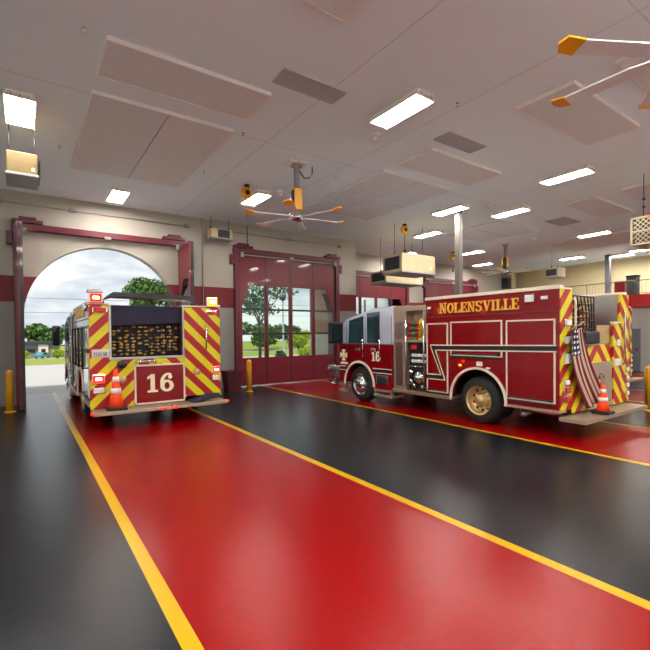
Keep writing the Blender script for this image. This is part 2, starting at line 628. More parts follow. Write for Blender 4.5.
def folding_door(n, c, wy, opened, label):
    f = MB()
    y0, y1 = wy - 0.2, wy - 0.03
    f.box(c - 2.34, c - 2.16, y0, wy, 0, 4.9, 0.01)
    f.box(c + 2.16, c + 2.34, y0, wy, 0, 4.9, 0.01)
    f.box(c - 2.36, c + 2.36, y0, wy, 4.87, 5.05, 0.01)
    for s in (-1, 1):
        x = c + s * 2.0
        f.box(x - 0.36, x + 0.36, y0 - 0.06, wy - 0.02, 5.05, 5.14, 0.01)
        f.box(x - 0.2, x + 0.2, y0 - 0.04, wy - 0.04, 5.14, 5.22, 0.01)
        f.box(c + s * 2.42 - 0.07, c + s * 2.42 + 0.07, y0, wy - 0.02, 4.45, 4.8, 0.01)
    d = f.build('door_%d' % n, 'steel_red')
    struct(d, label)
    q = MB()
    if not opened:
        q.box(c - 2.1, c + 2.1, y0 - 0.03, y0, 4.79, 4.83)
    for s in (-1, 1):
        q.box(c + s * 2.08 - 0.05, c + s * 2.08 + 0.05, y0 - 0.08, y0, 4.72, 4.9)
    q.box(c - 0.09, c + 0.09, y0 - 0.06, y0, 4.82, 4.9)
    q.build('door_operator_arm', 'galvanised', d)
    for i in range(4):
        corner = 'L' if i == 0 else 'R' if i == 3 else None
        lf = leaf(d, corner)
        if not opened:
            lf.location = (c - 2.13 + i * 1.065, wy - 0.1, 0)
        else:
            # folded back in pairs, standing out into the room either side of the opening
            x = {0: c - 2.155, 1: c - 2.23, 3: c + 2.155, 2: c + 2.235}[i]
            y = wy - 0.22
            if i in (0, 2):     # hinge edge towards the wall
                lf.rotation_euler = (0, 0, -pi / 2); lf.location = (x, y, 0)
            else:
                lf.rotation_euler = (0, 0, pi / 2); lf.location = (x, y - 1.05, 0)
    if opened:
        MB().tube([(c - 2.0, y0 - 0.1, 4.8), (c - 2.12, y0 - 0.5, 4.8)], 0.02).build('fold_arm', 'galvanised', d)
    return d
folding_door(1, DOORS[1], WY, True, 'red folding door standing open around the arched opening')
folding_door(2, DOORS[2], WY, False, 'closed red four-leaf folding door with arched glazing')
folding_door(3, DOORS[3], 16.8, False, 'closed red folding door in the set back bay')
folding_door(4, DOORS[4], 16.8, False, 'farthest closed red folding door above the engine roof')
# personnel door on the right wall
g = struct(MB().box(23.54, 23.62, 7.98, 9.0, 0, 2.0, 0.01).build('door_5', 'grey_door'), 'plain grey door in the right wall')
MB().box(23.5, 23.56, 8.08, 8.14, 0.95, 1.1, 0.01).build('door_handle', 'chrome', g)

# ---- conduits and boxes on the front wall
def prop(o, label, cat, group=None):
    return tag(o, label, cat, group)
c = empty('wall_conduit', (0, WY, 5.62))
MB().tube([(-3.9, -0.03, 0), (4.75, -0.03, -0.02)], 0.015).build('pipe', 'conduit_grey', c)
for x in (-0.5, 1.25, 4.6):
    MB().box(x - 0.09, x + 0.09, -0.09, 0.0, -0.06, 0.05, 0.015).build('junction_box', 'conduit_grey', c)
prop(c, 'thin horizontal conduit with junction boxes above the open arched door', 'conduit')
c = empty('wall_conduit', (0, WY, 5.62))
MB().tube([(6.15, -0.03, 0), (11.2, -0.03, 0.0)], 0.015).build('pipe', 'conduit_grey', c)
for x in (6.15, 8.6, 11.1):
    MB().box(x - 0.09, x + 0.09, -0.09, 0.0, -0.06, 0.05, 0.015).build('junction_box', 'conduit_grey', c)
prop(c, 'thin horizontal conduit with junction boxes above the closed four-leaf door', 'conduit')
c = MB().tube([(5.1, WY - 0.03, 5.95), (5.12, WY - 0.03, 5.2), (5.15, WY - 0.03, 1.2)], 0.02).build('wall_conduit', 'conduit_grey')
prop(c, 'vertical conduit on the wall between the open arch and the closed door', 'conduit')

# ---- columns, railing
c = MB().box(11.75, 11.93, 9.04, 9.22, 0, CZ, 0.006).build('steel_column', 'rail_grey')
prop(c, 'square grey steel column rising behind the large fire engine', 'column')
c = MB().box(25.4, 25.62, 10.0, 10.22, 3.3, CZ, 0.006).build('steel_column', 'grey_door')
prop(c, 'dark column standing on the mezzanine behind its railing', 'column')
r = empty('mezzanine_railing', (23.55, 0, 3.6))
for y in (-1, 1, 3, 5, 7, 8.45, 10.3, 12.2, 14.2, 16.2):
    MB().tube([(0, y, -0.02), (0, y, 0.66)], 0.022).build('post', 'rail_grey', r)
MB().tube([(0, -2.3, 0.66), (0, 16.7, 0.66)], 0.025).build('top_rail', 'rail_grey', r)
MB().tube([(0, -2.3, 0.06), (0, 16.7, 0.06)], 0.018).build('bottom_rail', 'rail_grey', r)
q = MB()
y = -2.3
while y < 16.7:
    q.tube([(0, y, 0.06), (0, y, 0.66)], 0.006, 5)
    y += 0.14
tag(q.build('baluster', 'rail_grey', r), kind='stuff')
prop(r, 'grey metal railing with thin balusters along the mezzanine edge', 'railing')
b = empty('storage_bin', (24.2, 8.5, 3.3))
MB().box(-0.2, 0.2, -0.22, 0.22, 0, 1.2, 0.02).build('body', 'grey_door', b)
MB().box(-0.22, 0.22, -0.24, 0.24, 1.2, 1.28, 0.02).build('lid', 'black_plastic', b)
prop(b, 'tall grey bin with dark lid on the mezzanine behind the railing', 'bin')
b = MB().box(24.05, 24.35, 8.85, 9.25, 3.3, 4.36, 0.02).build('storage_box', 'hose_red')
prop(b, 'upright red box on the mezzanine next to the tall grey bin', 'box')

d = empty('ventilation_duct', (26.8, 16.5, 3.3))
MB().box(-0.25, 0.25, -0.25, 0.25, 0, 2.62, 0.01).build('duct', 'tan_enamel', d)
q = MB()
for z in (0.6, 1.4, 2.2):
    q.box(-0.27, 0.27, -0.27, 0.27, z, z + 0.05)
q.build('flange_band', 'tan_enamel', d)
MB().box(-0.62, -0.28, -0.2, 0.24, 1.5, 2.2, 0.02).build('damper_box', 'louvre_dark', d)
prop(d, 'tan vertical duct in the far corner behind the distant fan', 'duct')
# ---- bollards
def bollard(x, y, label):
    r = empty('bollard', (x, y, 0))
    MB().lathe([(0.085, 0), (0.085, 0.98), (0.075, 1.03), (0.04, 1.065), (0.0, 1.075)], (0, 0, 0)).build('post', 'bollard_yellow', r)
    MB().lathe([(0.13, 0.0), (0.13, 0.012), (0.085, 0.03)], (0, 0, 0)).build('base_ring', 'bollard_yellow', r)
    prop(r, label, 'bollard', 'yellow bollards beside the bay doors')
bollard(-0.32, 13.5, 'yellow bollard left of the open arched doorway')
bollard(6.14, 13.2, 'yellow bollard in front of the left leaf of the closed red door')
bollard(12.15, 3.93, 'yellow bollard at the right edge of the picture beside the engine tailboard')

# ---- bin
b = empty('waste_bin', (5.75, 13.75, 0))
q = MB().ext([(-0.2, -0.2, 0), (0.2, -0.2, 0), (0.2, 0.2, 0), (-0.2, 0.2, 0)], (0, 0, 0.02))
for s in (-1, 1):
    q.ext([(s * 0.2, -0.2, 0), (s * 0.2, 0.2, 0), (s * 0.26, 0.26, 0.66), (s * 0.26, -0.26, 0.66)], (-s * 0.02, 0, 0))
    q.ext([(-0.2, s * 0.2, 0), (0.2, s * 0.2, 0), (0.26, s * 0.26, 0.66), (-0.26, s * 0.26, 0.66)], (0, -s * 0.02, 0))
q.build('bin_body', 'bin_maroon', b)
q = MB()
for s in (-1, 1):
    q.box(s * 0.27 - 0.02, s * 0.27 + 0.02, -0.29, 0.29, 0.64, 0.69, 0.008)
    q.box(-0.29, 0.29, s * 0.27 - 0.02, s * 0.27 + 0.02, 0.64, 0.69, 0.008)
q.build('rim', 'bin_maroon', b)
prop(b, 'open maroon waste bin by the wall left of the closed red door', 'bin')

# ------------------------------------------------------------------ ceiling fittings
def ceiling_light():
    r = empty('ceiling_light', (0, 0, CZ))
    h = MB()
    h.box(-0.2, 0.2, -0.6, 0.6, -0.05, 0.0, 0.008)
    h.ext([(-0.2, -0.6, -0.05), (-0.17, -0.6, -0.05), (-0.215, -0.6, -0.12), (-0.225, -0.6, -0.12)], (0, 1.2, 0))
    h.ext([(0.2, -0.6, -0.05), (0.17, -0.6, -0.05), (0.215, -0.6, -0.12), (0.225, -0.6, -0.12)], (0, 1.2, 0))
    h.build('housing', 'light_housing', r)
    for x in (-0.1, 0.1):
        MB().box(x - 0.06, x + 0.06, -0.55, 0.55, -0.1, -0.055, 0.02).build('lamp_tube', 'tube_light', r)
    q = MB()
    for y in (-0.59, 0.57):
        q.box(-0.21, 0.21, y, y + 0.02, -0.11, -0.04, 0.004)
    q.build('end_plate', 'light_housing', r)
    q = MB()
    for x in (-0.12, 0, 0.12):
        q.tube([(x, -0.6, -0.06), (x, -0.63, -0.09)], 0.014, 6)
    q.build('latch', 'chrome', r)
    return r
LIGHTS = [
    (0.02, 9.3, 'twin-tube ceiling light above the tan hanging heater at the far left'),
    (5.58, 5.55, 'large twin-tube ceiling light at top centre near the closer ceiling grille'),
    (2.25, 13.4, 'ceiling light in front of the open arched door, below the square acoustic panel'),
    (5.62, 11.5, 'ceiling light just beside the yellow cord reel and left fan'),
    (11.43, 5.5, 'ceiling light near the two panels at the upper right'),
    (11.4, 9.15, 'ceiling light close to the top of the square steel column'),
    (13.3, 8.2, 'ceiling light just right of the steel column top'),
    (19.12, 8.1, 'ceiling light left of the lattice-fronted heater, behind a small panel'),
    (13.4, 11.85, 'ceiling light above the hanging pair of cream heaters'),
    (18.3, 13.3, 'small distant ceiling light right of the column, the nearer of two'),
    (22.0, 15.3, 'small distant ceiling light right of the column near the far wall, the lower of two'),
    (15.75, 15.4, 'ceiling light left of the cream heaters at the set back wall'),
    (24.3, 11.4, 'ceiling light over the mezzanine left of the dark column'),
    (24.9, 8.3, 'ceiling light over the mezzanine right of the dark column, just below the lattice heater'),
    (25.7, 9.6, 'ceiling light over the mezzanine right of the dark column, next to the back wall'),
]
L0 = ceiling_light()
for i, (x, y, lb) in enumerate(LIGHTS):
    o = L0 if i == 0 else copy_tree(L0)
    o.location = (x, y, CZ)
    tag(o, lb, 'light', 'twin-tube ceiling lights')
for x, y in ((0.02, 3.2), (0.02, -1.2), (5.58, -0.6), (11.43, 0.8), (19.1, 1.5), (-2.8, 3), (-2.8, 0), (-2.8, 6), (2.6, 1.2), (2.6, -1.6), (8.4, -1.6), (14.5, 1), (14.5, -1.5), (8.5, 0.6), (19.1, -1.5), (22.5, 2)):  # extra fixtures out of view, added to lift the general light level
    o = copy_tree(L0)
    o.location = (x, y, CZ)
    tag(o, 'ceiling light added outside the picture to brighten the room', 'light', 'added ceiling lights outside the picture')

PZ = 0.0
def panel(x0, x1, y0, y1, label, joints=False):
    t = empty('ceiling_panel', ((x0 + x1) / 2, (y0 + y1) / 2, CZ - PZ))
    hx, hy = (x1 - x0) / 2, (y1 - y0) / 2
    if joints:
        for sx in (-1, 1):
            for sy in (-1, 1):
                xa, xb = sorted((sx * 0.012, sx * hx)); ya, yb = sorted((sy * 0.012, sy * hy))
                MB().box(xa, xb, ya, yb, -0.06, -0.001, 0.004).build('board', 'acoustic_board', t)
    else:
        MB().box(-hx, hx, -hy, hy, -0.06, -0.001, 0.004).build('board', 'acoustic_board', t)
    q = MB()
    for s in (-1, 1):
        q.box(s * hx - 0.012, s * hx + 0.012, -hy, hy, -0.064, 0)
        q.box(-hx, hx, s * hy - 0.012, s * hy + 0.012, -0.064, 0)
    q.build('edge_trim', 'white_paint', t)
    tag(t, label, 'panel', 'acoustic panels on the ceiling')
panel(1.0, 3.46, 8.0, 11.8, 'large four-board acoustic panel above the engine in the open door', True)
panel(1.0, 3.46, 6.45, 7.42, 'long narrow acoustic panel at the upper left of the ceiling')
panel(1.0, 3.44, 3.4, 4.4, 'acoustic panel cut off by the top edge of the picture')
panel(7.35, 9.95, 7.88, 11.6, 'large four-board acoustic panel right of the nearest hanging fan', True)
panel(7.36, 9.95, 6.38, 7.38, 'narrow acoustic panel between the closer grille and the large right panel')
panel(7.33, 9.96, 3.4, 4.36, 'acoustic panel at the upper right under the fan blades')
panel(7.33, 9.96, 1.85, 2.8, 'acoustic panel cut off by the right edge beyond the fan blades')
panel(14.06, 16.75, 5.9, 6.8, 'small acoustic panel left of the lattice heater, between two ceiling lights')
panel(14.0, 16.7, 4.3, 5.2, 'acoustic panel at the right edge just above the lattice heater')
panel(14.1, 16.7, 9.07, 11.6, 'acoustic panel in front of the distant hanging fan', True)
panel(19.9, 22.5, 7.0, 10.4, 'farthest pale acoustic panel left of the dark mezzanine column')

def vent(x0, x1, y0, y1, label):
    t = empty('ceiling_grille', ((x0 + x1) / 2, (y0 + y1) / 2, CZ))
    hx, hy = (x1 - x0) / 2, (y1 - y0) / 2
    MB().box(-hx + 0.01, hx - 0.01, -hy + 0.01, hy - 0.01, -0.008, 0).build('backing', 'vent_grey', t)
    q = MB()
    for s in (-1, 1):
        q.box(s * hx - 0.015, s * hx + 0.015, -hy, hy, -0.02, 0)
        q.box(-hx, hx, s * hy - 0.015, s * hy + 0.015, -0.02, 0)
    q.build('frame', 'vent_grey', t)
    q = MB(); y = -hy + 0.03
    while y < hy - 0.02:
        q.box(-hx, hx, y, y + 0.008, -0.016, -0.004); y += 0.03
    q.build('slat_grid', 'vent_grey', t)
    tag(t, label, 'vent', 'grey ceiling grilles')
vent(3.33, 4.5, 5.73, 6.13, 'grey rectangular ceiling grille left of the largest light')
vent(7.1, 8.3, 5.68, 6.08, 'grey rectangular ceiling grille right of the largest light')
vent(15.7, 16.9, 7.6, 8.3, 'faint grey ceiling grille left of a light near the lattice heater')

def sensor(x, y, label):
    t = empty('ceiling_sensor', (x, y, CZ))
    MB().lathe([(0.09, 0), (0.09, -0.03), (0.05, -0.04)], (0, 0, 0), seg=20).build('base', 'white_paint', t)
    MB().lathe([(0.05, -0.04), (0.06, -0.11), (0.03, -0.15), (0.0, -0.155)], (0, 0, 0), seg=20).build('eye', 'white_trim', t)
    tag(t, label, 'sensor', 'small white ceiling sensors')
sensor(5.93, 6.6, 'small white sensor hanging beside the largest ceiling light')
sensor(12.0, 8.1, 'small white sensor between two lights beside the column top')
sensor(18.1, 10.0, 'small white sensor between the distant fan and a far panel')
sensor(6.0, 10.7, 'small white sensor beside the light next to the left cord reel')
def sprinkler(x, y, label):
    o = MB().lathe([(0.04, 0), (0.035, -0.012), (0.012, -0.015), (0.012, -0.05), (0.03, -0.052), (0.0, -0.056)], (0, 0, 0), seg=14).build('ceiling_sprinkler', 'chrome', None, (x, y, CZ))
    tag(o, label, 'sprinkler', 'sprinkler heads in the ceiling')
sprinkler(0.71, 6.46, 'tiny sprinkler head left of the long narrow panel')
sprinkler(0.7, 10.74, 'tiny sprinkler head left of the square panel')
sprinkler(3.68, 8.04, 'tiny sprinkler head at the right corner of the square panel')
sprinkler(3.71, 10.43, 'tiny sprinkler head right of the square panel toward the fan')
sprinkler(6.6, 8.9, 'tiny sprinkler head between the nearest hanging fan and the large panel')
sprinkler(6.35, 4.9, 'tiny sprinkler head right of the largest ceiling light')

def fan():
    r = empty('ceiling_fan', (0, 0, CZ))
    MB().box(-0.24, 0.24, -0.2, 0.2, -0.05, 0, 0.01).build('mounting_plate', 'white_paint', r)
    MB().lathe([(0.13, -0.05), (0.13, -0.09), (0.06, -0.12), (0.055, -0.75)], (0, 0, 0), seg=20).build('down_rod', 'galvanised', r)
    MB().tube([(0.42, 0.0, -0.01), (0.42, 0, -0.18), (0.34, 0, -0.3), (0.2, 0, -0.32), (0.08, 0, -0.16)], 0.014, 8).build('cable', 'black_plastic', r)
    q = MB().box(-0.1, 0.1, -0.13, -0.07, -1.12, -0.62, 0.02)
    q.box(-0.1, 0.1, 0.07, 0.13, -1.12, -0.62, 0.02)
    q.build('motor_cover', 'fan_yellow', r)
    MB().box(-0.13, 0.13, -0.075, 0.075, -1.1, -0.66, 0.02).build('motor', 'black_metal', r)
    MB().lathe([(0.1, -1.12), (0.16, -1.2), (0.19, -1.26), (0.19, -1.34), (0.1, -1.38), (0.0, -1.385)], (0, 0, 0), seg=24).build('hub', 'chrome', r)
    for i in range(6):
        a = 2 * pi * i / 6
        Rm = Matrix.Rotation(a, 4, 'Z')
        pts = [(0.15, -0.045), (0.4, -0.09), (1.06, -0.11), (1.06, 0.07), (0.4, 0.09), (0.15, 0.045)]
        tilt = lambda x, y: (x, y, -1.3 + y * 0.1)
        q = MB().ext([Rm @ Vector(tilt(x, y)) for x, y in pts], (0, 0, 0.014))
        bl = q.build('blade', 'fan_blade', r)
        pts = [(1.06, -0.125), (1.2, -0.14), (1.25, -0.06), (1.22, 0.05), (1.06, 0.08)]
        q = MB().ext([Rm @ Vector((x, y, -1.305 + y * 0.1 + (x - 1.06) * 0.25)) for x, y in pts], (0, 0, 0.02))
        q.build('blade_tip', 'fan_yellow', bl)
    return r
F0 = fan()
for i, (x, y, rz, lb) in enumerate((
        (5.35, 8.75, radians(-8), 'hanging fan with yellow motor nearest the camera, in front of the closed red door'),
        (5.38, 1.5, radians(92), 'fan at the upper right edge of the picture, only its blades in view'),
        (18.1, 11.4, radians(20), 'distant hanging fan above the lettered fire engine'))):
    o = F0 if i == 0 else copy_tree(F0)
    o.location = (x, y, CZ); o.rotation_euler = (0, 0, rz)
    tag(o, lb, 'fan', 'yellow tipped ceiling fans')

def cord_reel(x, y, drop, label):
    r = empty('cord_reel', (x, y, CZ))
    MB().box(-0.05, 0.05, -0.06, 0.06, -0.08, 0).build('bracket', 'black_metal', r)
    MB().lathe([(0.03, -0.06), (0.15, -0.055), (0.16, -0.03), (0.16, 0.03), (0.15, 0.055), (0.03, 0.06)], (0, 0, -0.22), 'Y', 24).build('reel_drum', 'fan_yellow', r)
    MB().lathe([(0.07, -0.075), (0.07, -0.06)], (0, 0, -0.22), 'Y', 16).build('hub_cap', 'black_plastic', r)
    MB().tube([(0.0, 0, -0.36), (0.0, 0, -drop)], 0.011, 6).build('cord', 'black_plastic', r)
    MB().box(-0.03, 0.03, -0.03, 0.03, -drop - 0.1, -drop, 0.01).build('plug', 'black_plastic', r)
    tag(r, label, 'cord reel', 'yellow retractable cord reels')
cord_reel(5.0, 10.75, 1.6, 'yellow cord reel on the ceiling left of the nearest fan, cord hanging down')
cord_reel(11.65, 11.4, 0.95, 'yellow cord reel above the pair of cream heaters')
cord_reel(17.7, 14.0, 0.9, 'yellow cord reel peeking out behind the square steel column')

def unit_heater(name, x0, x1, y0, y1, z0, z1, m, label, louvre='L', group=None):
    cx, cy = (x0 + x1) / 2, (y0 + y1) / 2
    r = empty(name, (cx, cy, z0))
    hx, hy, h = (x1 - x0) / 2, (y1 - y0) / 2, z1 - z0
    MB().box(-hx, hx, -hy, hy, 0.04, h, 0.015).build('casing', m, r)
    MB().box(-hx - 0.02, hx + 0.02, -hy - 0.02, hy + 0.02, 0, 0.05, 0.01).build('bottom_pan', 'grey_enamel', r)
    q = MB(); k = MB()
    n = 8
    if louvre == 'L':
        q.box(-hx - 0.012, -hx + 0.01, -hy * 0.75, hy * 0.75, h * 0.2, h * 0.85)
        for i in range(n):
            z = h * (0.22 + 0.62 * i / n)
            k.box(-hx - 0.035, -hx - 0.005, -hy * 0.75, hy * 0.75, z, z + 0.012)
    elif louvre == 'R':
        q.box(hx - 0.01, hx + 0.02, -hy * 0.8, hy * 0.8, h * 0.15, h * 0.9)
        for i in range(n):
            z = h * (0.16 + 0.72 * i / n)
            k.box(hx + 0.01, hx + 0.04, -hy * 0.8, hy * 0.8, z, z + 0.02)
    else:
        q.box(-hx * 0.4, hx * 0.7, -hy - 0.012, -hy + 0.01, h * 0.15, h * 0.9)
        for i in range(n):
            z = h * (0.17 + 0.7 * i / n)
            k.box(-hx * 0.4, hx * 0.7, -hy - 0.035, -hy - 0.005, z, z + 0.012)
    q.build('outlet', 'louvre_dark', r)
    k.build('louvre', 'louvre_dark', r)
    for sx in (-0.85, 0.85):
        q = MB().tube([(sx * hx, 0, h - 0.01), (sx * hx, 0, CZ - z0)], 0.01, 6)
        q.tube([(sx * hx, 0, h), (sx * hx, 0, h + 0.1)], 0.03, 8)
        q.build('hanger_rod', 'black_metal', r)
    MB().box(hx * 0.6, hx * 0.8, -hy - 0.006, -hy + 0.01, h * 0.25, h * 0.4).build('rating_plate', 'white_paint', r)
    tag(r, label, 'heater', group)
    return r
unit_heater('unit_heater', -0.2, 0.27, 9.6, 10.4, 4.84, 5.27, 'beige_enamel', 'tan hanging heater box at the far left below a ceiling light', 'R')
unit_heater('unit_heater', 11.05, 12.8, 10.95, 11.95, 4.08, 4.78, 'tan_enamel', 'cream hanging heater nearer of the pair above the fire engine cab', 'L')
unit_heater('unit_heater', 12.2, 14.4, 13.0, 14.0, 3.98, 4.5, 'tan_enamel', 'cream hanging heater lower and farther of the pair above the cab', 'L')
unit_heater('unit_heater', 5.27, 6.03, 14.15, 14.55, 5.2, 5.55, 'tan_enamel', 'small louvred heater high on the wall between the open and closed doors', 'F')
unit_heater('unit_heater', 21.7, 22.4, 10.8, 11.5, 4.6, 5.1, 'tan_enamel', 'small distant heater above the rear of the lettered fire engine', 'L')
# lattice-fronted heater at the right edge
r = empty('lattice_heater', (13.2, 3.9, 4.06))
MB().box(-0.46, 0.5, -0.62, 0.62, 0, 0.7, 0.01).build('casing', 'tan_enamel', r)
MB().box(-0.475, -0.455, -0.58, 0.58, 0.04, 0.66).build('filter', 'louvre_dark', r)
q = MB()
for i in range(-8, 13):
    for s in (-1, 1):
        y0 = -0.58 + i * 0.116
        pts = []
        for t in range(0, 11):
            z = 0.04 + 0.062 * t; y = y0 + s * 0.062 * t + (0 if s > 0 else 0.35)
            if -0.58 <= y <= 0.58: pts.append((-0.48, y, z))
        if len(pts) > 1: q.tube([pts[0], pts[-1]], 0.011, 5)
q.build('lattice', 'tan_enamel', r)
q = MB()
for z in (0.0, 0.33, 0.66):
    q.box(-0.5, -0.46, -0.62, 0.62, z, z + 0.04)
for y in (-0.62, 0.58):
    q.box(-0.5, -0.46, y, y + 0.04, 0, 0.7)
q.build('grille_frame', 'tan_enamel', r)
for y in (-0.5, 0.5):
    q = MB().tube([(0, y, 0.69), (0, y, CZ - 4.06)], 0.01, 6)
    q.ball((0, y, 1.05), 0.04, sub=1); q.ball((0, y, 1.25), 0.04, sub=1)
    q.build('hanger_rod', 'black_metal', r)
MB().box(-0.04, 0.04, 0.36, 0.44, 0.8, 0.87, 0.01).build('valve_tag', 'hose_red', r)
tag(r, 'hanging heater with tan lattice grille at the right edge of the picture', 'heater')
# ------------------------------------------------------------------ fire engines (local: x 0..2.78 across, y=0 rear face, +y to the cab, z up)
EW = 2.78
def side_box(mb, y0, y1, z0, z1, d=0.012, x=0.0, mi=0, bevel=0.0):
    mb.box(x - d, x + 0.004, y0, y1, z0, z1, bevel, mi)

def wheel(parent, y, dual=False):
    for side in (0, 1):
        x0 = 0.04 if side == 0 else EW - 0.04
        s = 1 if side == 0 else -1
        wd = 0.30
        prof = [(0.30, 0.0), (0.36, -0.005), (0.44, 0.02), (0.475, 0.05), (0.485, 0.1), (0.485, wd - 0.05), (0.46, wd), (0.30, wd)]
        if dual:
            prof = prof + [(0.30, wd + 0.02), (0.46, wd + 0.02), (0.485, wd + 0.07), (0.485, 2 * wd - 0.02), (0.46, 2 * wd + 0.02), (0.3, 2 * wd + 0.02)]
        mb = MB().lathe([(r, h * s) for r, h in prof], (x0, y, 0.485), 'X', 44, cap=False)
        for i in range(36):     # tread blocks
            a = 2 * pi * i / 36
            for hh in (0.09, 0.2):
                p = Vector((x0 + s * hh, y + 0.484 * cos(a), 0.485 + 0.484 * sin(a)))
                t = Vector((0, -sin(a), cos(a))) * 0.03
                u = Vector((s * 0.08, 0, 0)); nrm = Vector((0, cos(a), sin(a))) * 0.007
                mb.ext([p - t, p + t, p + t + u, p - t + u], nrm)
        w = mb.build('wheel', 'rubber', parent)
        q = MB()
        if dual:
            q.lathe([(0.3, -0.008), (0.285, 0.0), (0.27, 0.05), (0.26, 0.15), (0.12, 0.16), (0.11, 0.06), (0.085, 0.045), (0.0, 0.04)] if False else
                    [(0.305, -0.006 * s), (0.288, 0.0), (0.272, 0.06 * s), (0.255, 0.15 * s), (0.13, 0.15 * s), (0.12, 0.03 * s), (0.09, 0.0), (0.0, -0.005 * s)], (x0, y, 0.485), 'X', 36, cap=False)
        else:
            q.lathe([(0.305, -0.006 * s), (0.288, 0.0), (0.262, 0.03 * s), (0.22, 0.02 * s), (0.13, -0.02 * s), (0.12, -0.06 * s), (0.09, -0.08 * s), (0.0, -0.085 * s)], (x0, y, 0.485), 'X', 36, cap=False)
        rim = q.build('wheel_rim', 'bronze_alloy' if dual else 'chrome', w)
        q = MB()
        for i in range(10):
            a = 2 * pi * i / 10
            q.lathe([(0.017, 0), (0.017, -0.035 * s), (0.0, -0.045 * s)], (x0 + (0.145 if dual else 0.0) * s, y + 0.165 * cos(a), 0.485 + 0.165 * sin(a)), 'X', 8)
        q.build('lug_nut_ring', 'chrome', w)
        q = MB()
        for i in range(10):
            a = 2 * pi * (i + 0.5) / 10
            q.lathe([(0.0, 0), (0.028, 0.0), (0.028, -0.004 * s), (0.0, -0.006 * s)], (x0 + (0.147 if dual else 0.022) * s, y + 0.222 * cos(a), 0.485 + 0.222 * sin(a)), 'X', 10)
        q.build('hand_hole_ring', 'black_metal', w)

def frame_trim(parent, y0, y1, z0, z1, name='door_trim', t=0.028):
    mb = MB()
    side_box(mb, y0, y1, z1 - t, z1, 0.02); side_box(mb, y0, y1, z0, z0 + t, 0.02)
    side_box(mb, y0, y0 + t, z0, z1, 0.02); side_box(mb, y1 - t, y1, z0, z1, 0.02)
    return mb.build(name, 'white_trim', parent)

def hose_folds(x0, x1, z0, z1, y, cols, rows, seed):
    rd = random.Random(seed)
    mb = MB()
    for i in range(cols):
        for j in range(rows):
            if rd.random() < 0.18: continue
            x = x0 + (x1 - x0) * (i + 0.5 + rd.uniform(-0.2, 0.2)) / cols
            z = z0 + (z1 - z0) * (j + 0.5 + rd.uniform(-0.25, 0.25)) / rows
            wx = (x1 - x0) / cols * rd.uniform(0.3, 0.46)
            mb.ball((x, y + rd.uniform(0.0, 0.04), z), (wx, 0.06, rd.uniform(0.018, 0.036)), sub=1)
    return mb

def net(x0, x1, z0, z1, y, nx, nz, r=0.009):
    mb = MB()
    bulge = lambda x, z: y - 0.05 * sin(pi * (x - x0) / (x1 - x0)) * sin(pi * (z - z0) / (z1 - z0))
    for i in range(nx + 1):
        x = x0 + (x1 - x0) * i / nx
        mb.tube([(x, bulge(x, z0 + (z1 - z0) * k / 8), z0 + (z1 - z0) * k / 8) for k in range(9)], r, 5)
    for j in range(nz + 1):
        z = z0 + (z1 - z0) * j / nz
        mb.tube([(x0 + (x1 - x0) * k / 10, bulge(x0 + (x1 - x0) * k / 10, z), z) for k in range(11)], r, 5)
    return mb

def lamp(parent, name, x, z, w, h, lens, y=-0.0, d=0.07, core=None):
    b = MB().box(x - w / 2, x + w / 2, y - d * 0.6, y + 0.01, z - h / 2, z + h / 2, 0.012).build(name, 'chrome', parent)
    MB().box(x - w * 0.42, x + w * 0.42, y - d, y - d * 0.55, z - h * 0.4, z + h * 0.4, 0.015).build('lens', lens, b)
    if core:
        MB().box(x - w * 0.24, x + w * 0.24, y - d - 0.012, y - d * 0.95, z - h * 0.14, z + h * 0.14, 0.005).build('lamp_core', core, b)
    return b

